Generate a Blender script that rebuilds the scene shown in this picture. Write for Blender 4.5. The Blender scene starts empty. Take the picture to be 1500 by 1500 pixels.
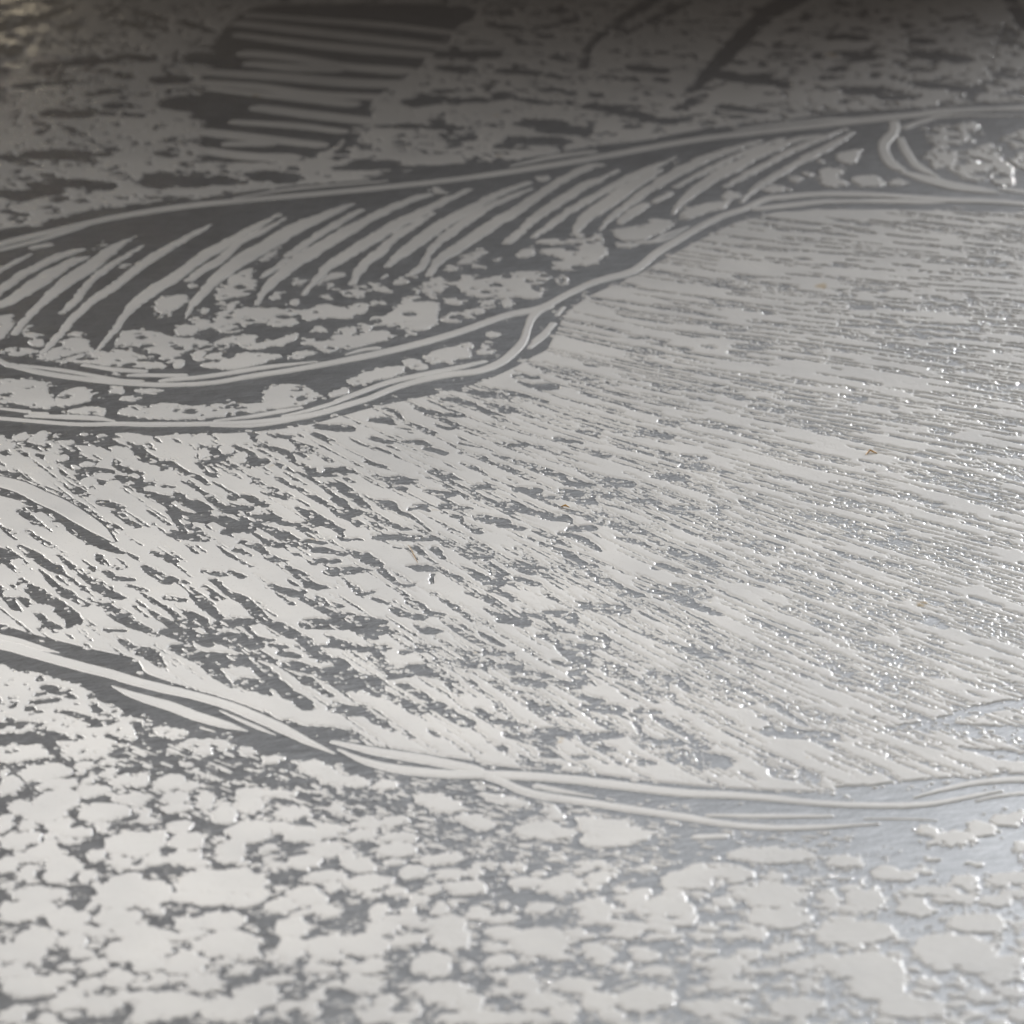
import bpy, math, random
import numpy as np

# ------------------------------------------------------------------ camera, world, lamps, exposure
scene = bpy.context.scene
COL = scene.collection
R = math.radians
CAM_H, PITCH, FOV = 0.25, R(22.0), R(18.0)

cam_data = bpy.data.cameras.new("camera")
cam = bpy.data.objects.new("camera", cam_data)
COL.objects.link(cam)
cam.location = (0, 0, CAM_H)
cam.rotation_euler = (math.pi / 2 - PITCH, 0, 0)
cam_data.sensor_width = 36
cam_data.sensor_fit = 'HORIZONTAL'
cam_data.angle = FOV
cam_data.clip_start = 0.01
cam_data.clip_end = 50
cam_data.dof.use_dof = True
cam_data.dof.focus_distance = 0.66
cam_data.dof.aperture_fstop = 32.0
scene.camera = cam

world = bpy.data.worlds.new("World")
scene.world = world
world.use_nodes = True
bg = world.node_tree.nodes["Background"]
bg.inputs[0].default_value = (1.0, 0.87, 0.77, 1)
bg.inputs[1].default_value = 0.05

def aim(o, target):
    from mathutils import Vector
    d = Vector(target) - o.location
    o.rotation_euler = d.to_track_quat('-Z', 'Y').to_euler()

def area(name, loc, target, sx, sy, power, color, spread):
    l = bpy.data.lights.new(name, 'AREA')
    l.shape = 'RECTANGLE'
    l.size, l.size_y = sx, sy
    l.energy = power
    l.color = color
    l.spread = R(spread)
    o = bpy.data.objects.new(name, l)
    COL.objects.link(o)
    o.location = loc
    aim(o, target)
    return o

# soft overhead daylight on the near half of the plate
area("overhead_lamp", (-0.31, 0.37, 0.42), (-0.05, 0.545, 0), 0.20, 0.20, 0.46, (1.0, 0.98, 0.955), 66)
# bluish window light from beyond the right edge: rakes the far rims and shines back from the bare metal
area("window_lamp", (0.44, 1.48, 0.86), (0.07, 0.36, 0), 0.80, 0.38, 0.145, (0.89, 0.945, 1.0), 29)
# added rim light, low at far right: brightens the far shoulders of every mark
area("added_rim_low", (0.62, 1.55, 0.20), (0.11, 0.60, 0), 0.16, 0.07, 0.36, (0.97, 0.98, 1.0), 25)
area("added_rim_right", (0.78, 1.30, 0.22), (0.14, 0.56, 0), 0.20, 0.10, 0.50, (0.98, 0.98, 1.0), 50)  # added low light without a known source, whitens edges facing right
area("added_rim_left", (-0.72, 1.20, 0.24), (-0.06, 0.58, 0), 0.20, 0.10, 0.40, (1.0, 0.97, 0.93), 68)  # its added counterpart, lifts upper-left rims and the far left corner
# narrow lit lamp far behind, mirrored as the bright streak in the top left corner
area("distant_lamp", (-0.368, 2.35, 0.300), (-0.168, 1.07, 0), 0.012, 0.020, 0.0020, (1.0, 0.84, 0.58), 40)

scene.view_settings.view_transform = 'Standard'
scene.view_settings.look = 'None'
scene.view_settings.exposure = 0.0
scene.view_settings.gamma = 1.0
scene.view_settings.use_curve_mapping = False

# ------------------------------------------------------------------ materials
def new_mat(name):
    m = bpy.data.materials.new(name)
    m.use_nodes = True
    nt = m.node_tree
    return m, nt, nt.nodes["Principled BSDF"]

def nd(nt, kind, **kw):
    n = nt.nodes.new(kind)
    for k, v in kw.items():
        setattr(n, k, v)
    return n

def brushed_metal():
    m, nt, b = new_mat("brushed_metal")
    L = nt.links.new
    tc = nd(nt, "ShaderNodeTexCoord")
    def streaks(ang, sx, sy, det):
        mp = nd(nt, "ShaderNodeMapping", vector_type='TEXTURE')     # turn first, then stretch
        mp.inputs["Rotation"].default_value = (0, 0, R(ang))
        mp.inputs["Scale"].default_value = (1 / sx, 1 / sy, 1)
        L(tc.outputs["Object"], mp.inputs["Vector"])
        n = nd(nt, "ShaderNodeTexNoise")
        n.inputs["Scale"].default_value = 1.0
        n.inputs["Detail"].default_value = det
        n.inputs["Roughness"].default_value = 0.6
        L(mp.outputs[0], n.inputs["Vector"])
        return n.outputs["Fac"]
    s1 = streaks(31, 150, 2600, 3)
    s2 = streaks(9, 110, 1500, 2)
    s3 = streaks(44, 240, 3800, 2)
    blot = streaks(0, 45, 45, 5)
    grain = streaks(0, 1500, 1500, 3)
    def mathn(op, a, c, clamp=False):
        n = nd(nt, "ShaderNodeMath", operation=op)
        n.use_clamp = clamp
        for i, v in enumerate((a, c)):
            if isinstance(v, (int, float)):
                n.inputs[i].default_value = v
            else:
                L(v, n.inputs[i])
        return n.outputs[0]
    a = mathn('ADD', s1, s2)
    a = mathn('ADD', a, s3)
    a = mathn('ADD', a, mathn('MULTIPLY', grain, 0.8))
    ramp = nd(nt, "ShaderNodeMapRange")
    ramp.inputs["From Min"].default_value = 1.5
    ramp.inputs["From Max"].default_value = 2.3
    ramp.inputs["To Min"].default_value = 0.0
    ramp.inputs["To Max"].default_value = 1.0
    L(a, ramp.inputs["Value"])
    mix = nd(nt, "ShaderNodeMix", data_type='RGBA')
    mix.inputs["A"].default_value = (0.30, 0.30, 0.305, 1)
    mix.inputs["B"].default_value = (0.56, 0.565, 0.575, 1)
    L(ramp.outputs[0], mix.inputs["Factor"])
    L(mix.outputs["Result"], b.inputs["Base Color"])
    b.inputs["Metallic"].default_value = 1.0
    rr = mathn('ADD', mathn('MULTIPLY', blot, 0.10), 0.36)
    rr = mathn('ADD', rr, mathn('MULTIPLY', ramp.outputs[0], 0.08))
    L(rr, b.inputs["Roughness"])
    bump = nd(nt, "ShaderNodeBump")
    bump.inputs["Strength"].default_value = 0.35
    bump.inputs["Distance"].default_value = 0.00012
    L(a, bump.inputs["Height"])
    L(bump.outputs[0], b.inputs["Normal"])
    return m

def matte_coating(name, base, dark):
    m, nt, b = new_mat(name)
    L = nt.links.new
    tc = nd(nt, "ShaderNodeTexCoord")
    n1 = nd(nt, "ShaderNodeTexNoise")
    n1.inputs["Scale"].default_value = 30
    n1.inputs["Detail"].default_value = 6
    n1.inputs["Roughness"].default_value = 0.6
    L(tc.outputs["Object"], n1.inputs["Vector"])
    n2 = nd(nt, "ShaderNodeTexNoise")
    n2.inputs["Scale"].default_value = 1400
    n2.inputs["Detail"].default_value = 3
    L(tc.outputs["Object"], n2.inputs["Vector"])
    mix = nd(nt, "ShaderNodeMix", data_type='RGBA')
    mix.inputs["A"].default_value = dark
    mix.inputs["B"].default_value = base
    rg = nd(nt, "ShaderNodeMapRange")
    rg.inputs["From Min"].default_value = 0.3
    rg.inputs["From Max"].default_value = 0.65
    L(n1.outputs["Fac"], rg.inputs["Value"])
    L(rg.outputs[0], mix.inputs["Factor"])
    # sparse rust specks
    n3 = nd(nt, "ShaderNodeTexNoise")
    n3.inputs["Scale"].default_value = 85
    n3.inputs["Detail"].default_value = 4
    L(tc.outputs["Object"], n3.inputs["Vector"])
    rs = nd(nt, "ShaderNodeMapRange")
    rs.inputs["From Min"].default_value = 0.715
    rs.inputs["From Max"].default_value = 0.75
    L(n3.outputs["Fac"], rs.inputs["Value"])
    mix2 = nd(nt, "ShaderNodeMix", data_type='RGBA')
    L(rs.outputs[0], mix2.inputs["Factor"])
    L(mix.outputs["Result"], mix2.inputs["A"])
    mix2.inputs["B"].default_value = (0.47, 0.40, 0.30, 1)
    # fine dark pits
    n4 = nd(nt, "ShaderNodeTexNoise")
    n4.inputs["Scale"].default_value = 2300
    n4.inputs["Detail"].default_value = 2
    L(tc.outputs["Object"], n4.inputs["Vector"])
    rp = nd(nt, "ShaderNodeMapRange")
    rp.inputs["From Min"].default_value = 0.66
    rp.inputs["From Max"].default_value = 0.74
    rp.inputs["To Max"].default_value = 0.45
    L(n4.outputs["Fac"], rp.inputs["Value"])
    mix3 = nd(nt, "ShaderNodeMix", data_type='RGBA')
    L(rp.outputs[0], mix3.inputs["Factor"])
    L(mix2.outputs["Result"], mix3.inputs["A"])
    mix3.inputs["B"].default_value = (0.30, 0.29, 0.28, 1)
    L(mix3.outputs["Result"], b.inputs["Base Color"])
    b.inputs["Coat Weight"].default_value = 0.16
    b.inputs["Coat Roughness"].default_value = 0.13
    # faint dragged scratches
    mp = nd(nt, "ShaderNodeMapping", vector_type='TEXTURE')
    mp.inputs["Rotation"].default_value = (0, 0, R(24))
    mp.inputs["Scale"].default_value = (1 / 150, 1 / 1700, 1)
    L(tc.outputs["Object"], mp.inputs["Vector"])
    n5 = nd(nt, "ShaderNodeTexNoise")
    n5.inputs["Scale"].default_value = 1.0
    n5.inputs["Detail"].default_value = 3
    L(mp.outputs[0], n5.inputs["Vector"])
    hsum = nd(nt, "ShaderNodeMath", operation='MULTIPLY_ADD')
    L(n5.outputs["Fac"], hsum.inputs[0])
    hsum.inputs[1].default_value = 0.9
    L(n2.outputs["Fac"], hsum.inputs[2])
    b.inputs["Roughness"].default_value = 0.40
    b.inputs["Specular IOR Level"].default_value = 0.4
    bump = nd(nt, "ShaderNodeBump")
    bump.inputs["Strength"].default_value = 0.4
    bump.inputs["Distance"].default_value = 0.00006
    L(hsum.outputs[0], bump.inputs["Height"])
    L(bump.outputs[0], b.inputs["Normal"])
    return m

def plain(name, color, rough):
    m, nt, b = new_mat(name)
    n = nd(nt, "ShaderNodeTexNoise")
    n.inputs["Scale"].default_value = 60
    n.inputs["Detail"].default_value = 6
    mix = nd(nt, "ShaderNodeMix", data_type='RGBA')
    mix.inputs["A"].default_value = tuple(c * 0.6 for c in color) + (1,)
    mix.inputs["B"].default_value = tuple(color) + (1,)
    nt.links.new(n.outputs["Fac"], mix.inputs["Factor"])
    nt.links.new(mix.outputs["Result"], b.inputs["Base Color"])
    b.inputs["Roughness"].default_value = rough
    return m

M_METAL = brushed_metal()
M_COAT = matte_coating("matte_coating", (0.62, 0.61, 0.59, 1), (0.52, 0.515, 0.505, 1))
M_WOOD = plain("dark_wood", (0.06, 0.04, 0.03), 0.5)
M_FIBRE = plain("ochre_fibre", (0.45, 0.26, 0.07), 0.6)

# ------------------------------------------------------------------ the drawing on the plate
# Marks are noted in the pixels of the 1500 px photograph and carried to the plate (metres) at once.
TAN = math.tan(FOV / 2)
SP, CP = math.sin(PITCH), math.cos(PITCH)
def to_plate(u, v):
    nx = (np.asarray(u, float) - 750) / 750 * TAN
    ny = (750 - np.asarray(v, float)) / 750 * TAN
    s = CAM_H / (SP - ny * CP)
    return s * nx, s * (CP + ny * SP)

DU, DV = 1.15, 0.85
U0, U1, V0, V1 = -900, 2400, -70, 1620
us = np.concatenate([np.arange(U0, -120, 3.2), np.arange(-120, 1620, DU), np.arange(1620, U1, 3.2)])   # coarser beside the photograph's frame
vs = np.arange(V0, V1, DV)
NV, NU = len(vs), len(us)
XX, YY = to_plate(us[None, :] + 0 * vs[:, None], vs[:, None] + 0 * us[None, :])
X = (XX * 1000).astype(np.float32)      # millimetres
Y = (YY * 1000).astype(np.float32)
del XX, YY
rng = np.random.default_rng(11)

def mm(u, v):
    x, y = to_plate(u, v)
    return x * 1000, y * 1000

def scales(u, v):
    x0, y0 = mm(u - .5, v); x1, y1 = mm(u + .5, v)
    a0, b0 = mm(u, v - .5); a1, b1 = mm(u, v + .5)
    return abs(x1 - x0), abs(b1 - b0)

def window(x0, x1, y0, y1):
    "grid window that covers a box given in plate millimetres"
    pts = []
    for x in (x0, x1):
        for y in (y0, y1):
            y = max(y, 330.0) / 1000; xx = x / 1000
            d = y * CP + CAM_H * SP
            nx = xx / d; ny = (y * SP - CAM_H * CP) / d
            pts.append((750 + nx / TAN * 750, 750 - ny / TAN * 750))
    u = [p[0] for p in pts]; v = [p[1] for p in pts]
    c0 = max(0, int(np.searchsorted(us, min(u))) - 2); c1 = min(NU, int(np.searchsorted(us, max(u))) + 2)
    r0 = max(0, int((min(v) - V0) / DV) - 1); r1 = min(NV, int((max(v) - V0) / DV) + 3)
    return r0, r1, c0, c1

NEG = -3.0
MARG = 0.8

def smooth_line(pts, wid, n=5):
    p = np.array(pts, float); w = np.array(wid, float)
    if len(p) < 3:
        return p, w
    P = np.vstack([2 * p[0] - p[1], p, 2 * p[-1] - p[-2]])
    out = []; ow = []
    for i in range(len(p) - 1):
        a, b, c, d = P[i:i + 4]
        for k in range(n):
            t = k / n
            out.append(.5 * ((2 * b) + (c - a) * t + (2 * a - 5 * b + 4 * c - d) * t * t + (3 * b - a - 3 * c + d) * t ** 3))
            ow.append(w[i] * (1 - t) + w[i + 1] * t)
    out.append(p[-1]); ow.append(w[-1])
    return np.array(out), np.array(ow)

def chain_mm(pts, wid, n=5):
    p, w = smooth_line(pts, wid, n)
    x, y = mm(p[:, 0], p[:, 1])
    if len(p) == 1:
        sx, sy = scales(*p[0])
        return x, y, np.array([w[0] / 2 * sx])
    t = np.gradient(p, axis=0)
    t /= np.linalg.norm(t, axis=1)[:, None] + 1e-9
    nrm = np.stack([-t[:, 1], t[:, 0]], 1)
    ax, ay = mm(p[:, 0] + nrm[:, 0] * .5, p[:, 1] + nrm[:, 1] * .5)
    bx, by = mm(p[:, 0] - nrm[:, 0] * .5, p[:, 1] - nrm[:, 1] * .5)
    tx = np.gradient(x); ty = np.gradient(y)
    ln = np.hypot(tx, ty) + 1e-9
    r = np.abs((ax - bx) * (-ty / ln) + (ay - by) * (tx / ln)) * w / 2
    return x, y, r

def stamp_seg(F, ax, ay, ar, bx, by, br, off=(0, 0)):
    m = max(ar, br) + MARG
    r0, r1, c0, c1 = window(min(ax, bx) - m, max(ax, bx) + m, min(ay, by) - m, max(ay, by) + m)
    r0 = max(r0, off[0]); c0 = max(c0, off[1])
    r1 = min(r1, off[0] + F.shape[0]); c1 = min(c1, off[1] + F.shape[1])
    if r1 <= r0 or c1 <= c0:
        return
    x = X[r0:r1, c0:c1] - np.float32(ax); y = Y[r0:r1, c0:c1] - np.float32(ay)
    dx, dy = np.float32(bx - ax), np.float32(by - ay)
    q = dx * dx + dy * dy
    if q > 1e-9:
        t = np.clip((x * dx + y * dy) / q, 0, 1)
        d = np.float32(ar) + t * np.float32(br - ar) - np.hypot(x - t * dx, y - t * dy)
    else:
        d = np.float32(ar) - np.hypot(x, y)
    W = F[r0 - off[0]:r1 - off[0], c0 - off[1]:c1 - off[1]]
    np.maximum(W, d, out=W)

def stamp_chain(F, pts, wid, n=5, off=(0, 0)):
    x, y, r = chain_mm(pts, wid, n)
    if len(x) == 1:
        stamp_seg(F, x[0], y[0], r[0], x[0], y[0], r[0], off)
    for i in range(len(x) - 1):
        stamp_seg(F, x[i], y[i], r[i], x[i + 1], y[i + 1], r[i + 1], off)

def stamp_ellipse(F, u, v, w, h):
    sx, sy = scales(u, v)
    cx, cy = mm(u, v)
    a, b = w / 2 * sx, h / 2 * sy
    stamp_ellipse_mm(F, float(cx), float(cy), a, b, 0)

def stamp_ellipse_mm(F, cx, cy, a, b, ang):
    m = max(a, b) + MARG
    r0, r1, c0, c1 = window(cx - m, cx + m, cy - m, cy + m)
    if r1 <= r0 or c1 <= c0:
        return
    x = X[r0:r1, c0:c1] - np.float32(cx); y = Y[r0:r1, c0:c1] - np.float32(cy)
    ca, sa = np.float32(math.cos(ang)), np.float32(math.sin(ang))
    p = (x * ca + y * sa) / np.float32(a); q = (y * ca - x * sa) / np.float32(b)
    k = np.sqrt(p * p + q * q)
    g = np.sqrt((p / a) ** 2 + (q / b) ** 2) + 1e-6
    d = k * (1 - k) / g
    d = np.where(k < 0.05, np.float32(min(a, b)), d).astype(np.float32)
    np.minimum(d, np.float32(min(a, b)), out=d)
    W = F[r0:r1, c0:c1]
    np.maximum(W, d, out=W)

def chaikin(p, n=2):
    p = np.array(p, float)
    for _ in range(n):
        q = np.roll(p, -1, 0)
        p = np.stack([.75 * p + .25 * q, .25 * p + .75 * q], 1).reshape(-1, 2)
    return p

def stamp_poly(F, pts, n=2, marg=MARG):
    p = chaikin(pts, n)
    px, py = mm(p[:, 0], p[:, 1])
    r0, r1, c0, c1 = window(px.min() - marg, px.max() + marg, py.min() - marg, py.max() + marg)
    if r1 <= r0 or c1 <= c0:
        return
    x = X[r0:r1, c0:c1]; y = Y[r0:r1, c0:c1]
    d2 = np.full(x.shape, 1e9, np.float32)
    ins = np.zeros(x.shape, bool)
    for i in range(len(px)):
        ax, ay = px[i - 1], py[i - 1]; bx, by = px[i], py[i]
        dx, dy = bx - ax, by - ay
        q = dx * dx + dy * dy + 1e-12
        ex = x - np.float32(ax); ey = y - np.float32(ay)
        t = np.clip((ex * np.float32(dx) + ey * np.float32(dy)) / np.float32(q), 0, 1)
        np.minimum(d2, (ex - t * np.float32(dx)) ** 2 + (ey - t * np.float32(dy)) ** 2, out=d2)
        if abs(dy) > 1e-9:
            cond = ((y < ay) != (y < by)) & (ex < (ey * np.float32(dx / dy)))
            ins ^= cond
    d = np.sqrt(d2)
    d = np.where(ins, d, -d)
    W = F[r0:r1, c0:c1]
    np.maximum(W, d, out=W)

def vnoise(lam, seed, sx=1.0, sy=1.0, ang=0.0):
    "smooth value noise in -1..1 over the plate, wavelength in mm"
    t = np.random.default_rng(seed).random((256, 256), dtype=np.float32) * 2 - 1
    ca, sa = np.float32(math.cos(ang) / lam), np.float32(math.sin(ang) / lam)
    p = (X * ca + Y * sa) * np.float32(sx) + np.float32(4096.37); q = (Y * ca - X * sa) * np.float32(sy) + np.float32(4096.71)
    i = p.astype(np.int32); j = q.astype(np.int32)
    p -= i; q -= j
    p = p * p * (3 - 2 * p); q = q * q * (3 - 2 * q)
    i &= 255; j &= 255
    i2 = (i + 1) & 255; j2 = (j + 1) & 255
    a = t[i, j]; b = t[i2, j]; c = t[i, j2]; d = t[i2, j2]
    a += (b - a) * p; c += (d - c) * p
    a += (c - a) * q
    return a

def P(crop, text):
    "points noted in an enlarged crop -> photograph pixels"
    ox, oy, s = crop
    out = []
    for tok in text.split():
        x, y = tok.split(',')
        out.append((ox + float(x) * s, oy + float(y) * s))
    return out

A = (0, 280, .2); B = (250, 270, .2); C = (500, 250, .2); D = (750, 200, .2); E = (950, 130, .2); F_ = (1200, 100, .2)
G = (0, 560, .2); H = (0, 800, .2); I = (250, 580, .2); J = (250, 850, .2); K = (500, 480, .2); L_ = (500, 780, .2)
M = (750, 600, .2); N = (750, 850, .2); O = (0, 0, 1.0)
PP = (0, 1000, 1 / 3); Q = (500, 1000, 1 / 3); RR = (1000, 1000, 1 / 3)
T1 = (0, 0, 1 / 3); T2 = (500, 0, 1 / 3); T3 = (1000, 0, 1 / 3); UU = (300, 0, 400 / 1500)

def parse(lines):
    "crop | points | widths"
    out = []
    for crop, pts, w in lines:
        p = P(crop, pts)
        w = [float(k) for k in str(w).split()]
        if len(w) < len(p):
            w = list(np.interp(np.linspace(0, 1, len(p)), np.linspace(0, 1, len(w)), w)) if len(w) > 1 else w * len(p)
        out.append((p, [k * crop[2] for k in w[:len(p)]]))
    return out

# --- long smooth outline ridges -------------------------------------------------------------
OUTLINES = parse([
 (O, "-900,640 -240,435 -120,395 0,358 83,338 167,319 267,303 367,293 500,281 667,263 833,238 1000,208 1083,197 1200,184 1300,174 1400,164 1500,158 1640,150 1760,146 2400,150", "8 8 8 8 8 8 8 7 7 7 8 8 8 8 7 6 6 6 6 6"),
 (O, "-900,400 -240,455 -120,470 0,529 20,536 60,546 120,555 180,561 240,564 310,561 370,551 430,542 490,531 550,519 620,502 680,484 740,463 790,452 830,432 870,414 920,400 941,388 960,372 1000,347 1050,320 1090,306 1120,293 1150,289 1200,285 1250,285 1300,287 1380,293 1460,296 1520,301 1640,308 1760,315 2400,345", "7 7 7 7 7 7 7 7 6 6 7 7 8 9 9 9 9 9 9 9 10 11 11 10 9 8 8 8 8 8 7 8 7 7 8 8 8"),
 (O, "-900,540 -240,590 -120,604 0,613 60,618 120,622 180,621 220,622 310,621 370,619 430,613 470,605 510,593 540,584 580,568 620,557 660,549 700,544 730,533 750,518 766,500 773,480 779,466 792,454 808,449", "5 5 5 5 5 5 6 7 6 7 8 8 8 8 8 8 8 9 11 12 12 11 12 10 4"),
 (O, "-900,990 -240,930 -120,932 0,945 40,955 80,966 120,977 160,987 200,999 240,1009 280,1018 330,1032 370,1048 410,1066 450,1086 490,1104", "10 10 11 13 13 13 13 13 13 12 11 12 14 14 10 2"),
 (O, "496,1098 534,1115 583,1127 650,1134 707,1135 767,1137 833,1142 900,1150 1000,1162 1067,1165 1133,1170 1200,1177 1267,1180 1333,1180 1383,1175 1433,1165 1468,1159", "3 9 12 12 12 12 12 12 11 10 9 8 8 8 7 6 3"),
 (O, "488,1087 550,1101 617,1112 693,1127 707,1135 733,1144 767,1159 800,1167 867,1177 933,1187 1000,1197 1067,1208 1133,1213 1200,1212 1287,1207", "5 11 13 12 10 10 11 11 10 10 10 9 8 7 3"),
 (RR, "1020,505 1150,470 1300,440 1500,425 1900,418 2280,430 4200,520", "10 20 26 28 28 28"),
 (F_, "550,395 540,470 470,560 490,650 550,720 610,752", "80 75 80 80 70 25"),
 (F_, "630,768 800,818 1000,868 1200,900 1320,920", "30 60 60 45 8"),
])
LINES = parse([
 (A, "0,432 250,370 500,297 650,252", "28 28 24 8"),
 (UU, "170,1087 500,1037 1000,995", "10 15 8"),
 (D, "0,215 300,150 590,112", "14 32 26"),
 (E, "640,300 1000,258 1300,228 1500,222", "16 26 26 22"),
 (F_, "300,360 700,335 900,310 1500,298", "14 24 28 30"),
 (F_, "620,440 750,392 950,352 1500,350", "35 32 22 12"),
 (A, "150,1275 450,1312 700,1355 900,1386 1040,1390", "18 26 26 20 14"),
 (A, "620,1275 850,1308 1050,1320", "22 30 26"),
 (A, "950,1350 1060,1348 1160,1350", "18 26 26"),
 (A, "1190,1350 1340,1350", "26"),
 (B, "-60,1440 0,1432 300,1403 700,1340 1060,1300", "22 28 30 30 12"),
 (K, "40,195 150,165 260,150", "14 24 24"),
 (E, "0,1130 150,1060 290,1010", "26 20 8"),
 (D, "930,778 1100,760 1290,665", "24 22 8"),
 (E, "800,882 1000,860 1250,832 1500,825", "35 38 36 30"),
 (F_, "250,980 400,975 800,982 1000,972", "26 34 34 10"),
 (G, "200,248 500,255 700,265 840,285", "18 36 34 10"),
 (G, "0,192 200,215", "16 24"),
 (G, "240,228 330,230", "22"),
 (I, "300,222 600,222 850,188 1000,157", "10 18 18 8"),
 (I, "330,182 600,150 800,115 950,88", "16 26 30 18"),
 (I, "830,147 1000,110 1200,50 1300,8", "16 26 26 10"),
 (K, "-20,535 150,470 350,400 600,345 850,295 1045,248", "34 36 36 36 34 24"),
 (D, "330,1310 380,1250", "35 28"),
 (D, "165,1500 250,1430 300,1372", "40 42 50"),
 (K, "1380,150 1440,95 1500,40", "30 46 50"),
 (H, "-300,610 -100,642 0,667 150,702 300,750 430,780", "44 46 46 46 36 6"),
 (J, "-430,775 -300,830 -150,880 0,925 200,1000 400,1060 560,1105", "8 45 60 70 70 55 8"),
 (J, "360,955 500,1020 650,1085 770,1135", "8 22 26 6"),
 (J, "220,1080 320,1110", "14 12"),
 (Q, "860,455 960,475 1110,500", "20 20 6"),
 (RR, "110,583 350,588 650,587", "12 20 14"),
 (RR, "1290,520 1400,497 1560,480", "10 16 18"),
 (RR, "60,680 180,675", "22"),
 (RR, "800,598 1000,600 1120,606", "6 9 5"),
 (F_, "590,512 640,620 720,720 870,800", "60 66 60 14"),
 (F_, "1360,890 1500,908 1700,930", "28 36 36"),
])
FEATHERS = parse([
 (A, "-300,760 -100,640 0,580 110,520 220,465", "45 45 45 40 28"),
 (A, "250,415 350,393", "38 40"),
 (A, "-240,930 -80,800 0,730 150,620 300,540 450,470 600,430", "90 90 90 80 70 62 36"),
 (A, "0,840 100,790 250,690 400,590 520,520 630,485", "80 100 130 120 70 36"),
 (A, "100,1050 200,930 330,800 500,660 650,560 800,440 900,380 990,330", "66 70 84 120 125 100 55 8"),
 (A, "460,890 560,790 660,660 760,580 900,490 1040,405", "56 80 66 66 48 24"),
 (A, "320,1180 420,1070 550,920 700,790 850,690 1000,570 1150,470 1350,350 1500,270 1560,240", "50 70 75 80 82 92 82 60 40 10"),
 (B, "-540,1220 -420,1080 -350,980 -250,870 -100,760 50,670 250,520 450,410 650,300 790,222", "36 60 70 105 112 100 95 85 66 26"),
 (B, "130,700 250,620 370,550 430,490 520,420 680,340 840,245", "56 72 74 60 58 58 26"),
 (B, "110,980 160,880 250,780 350,680 500,570 700,450 900,330 1100,240 1320,147", "28 66 90 115 125 130 118 90 28"),
 (B, "870,520 1000,430 1100,360 1250,270 1390,190", "66 72 66 62 46"),
 (B, "670,680 760,620 850,550", "34 62 44"),
 (B, "630,880 680,790 780,690 900,590 1050,490 1200,400 1350,310 1500,230 1650,160 1800,100 1890,77", "34 80 112 122 126 112 98 84 70 58 32"),
 (C, "-280,910 -200,820 -100,710 50,610 200,520 400,400 600,300 800,200 940,140", "36 60 85 102 104 100 84 60 40"),
 (C, "80,830 130,740 200,660 300,580 400,480 550,390 680,310", "66 92 92 92 82 70 10"),
 (C, "340,700 430,620 550,530 700,420 850,330 1000,250 1150,170 1380,85", "56 92 112 112 98 80 58 28"),
 (C, "500,770 600,690 650,590 750,500 900,380 1050,280 1200,210 1390,135", "50 72 72 84 84 70 48 22"),
 (C, "640,770 720,660 850,570 1000,470 1150,370 1300,280 1500,142 1650,50 1800,-20 1910,-45", "60 92 104 108 106 96 80 74 60 28"),
 (D, "-40,780 60,700 120,640 250,540 400,440 550,350 650,310 780,245", "62 82 72 92 88 76 50 22"),
 (D, "150,740 280,650 400,560 550,470 720,375 850,310 1000,240 1200,150", "46 60 72 70 60 70 70 22"),
 (D, "460,700 550,590 700,490 820,400 950,320 1090,245", "66 110 130 126 90 36"),
 (E, "-360,1040 -280,950 -150,850 0,740 200,620 400,520 600,450 820,380", "22 60 72 86 102 82 60 28"),
 (D, "790,640 880,560 970,500", "64 110 78"),
 (D, "1050,480 1150,420", "58 60"),
 (E, "200,720 350,640 500,560 650,490 800,430 980,370", "48 52 52 56 50 34"),
 (E, "180,920 250,830 350,740 500,640 650,560 800,480 950,420 1100,370 1240,345", "38 72 92 112 110 92 70 50 26"),
 (E, "560,720 700,640 850,560 1000,480 1150,410 1300,350 1440,295", "36 60 62 56 54 50 22"),
 (E, "680,830 800,720 950,630 1100,540 1250,460 1400,380 1500,320", "36 60 72 76 74 64 40"),
])
HATCH = parse([
 (UU, "270,85 600,110 1000,140 1350,180", "28 30 30 26"),
 (UU, "210,130 500,165 900,210 1300,255", "34 40 42 34"),
 (UU, "200,195 600,245 900,275 1200,300", "28 40 44 36"),
 (UU, "250,295 500,320 800,368 1090,390", "40 38 40 44"),
 (UU, "270,352 500,372 700,380", "34 46 40"),
 (UU, "-20,395 400,422 800,455 1100,465", "36 44 48 44"),
 (UU, "-20,455 300,478 600,520 950,535", "34 40 42 34"),
 (UU, "310,595 600,632 900,665 980,672", "40 44 42 30"),
 (UU, "180,672 500,692 750,722", "26 34 28"),
 (UU, "20,728 300,760 630,797", "44 44 34"),
 (UU, "140,792 350,790", "28"),
 (UU, "-20,825 250,860 465,865", "40 44 40"),
 (UU, "40,490 400,530 800,572", "24 30 36"),
])
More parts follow.
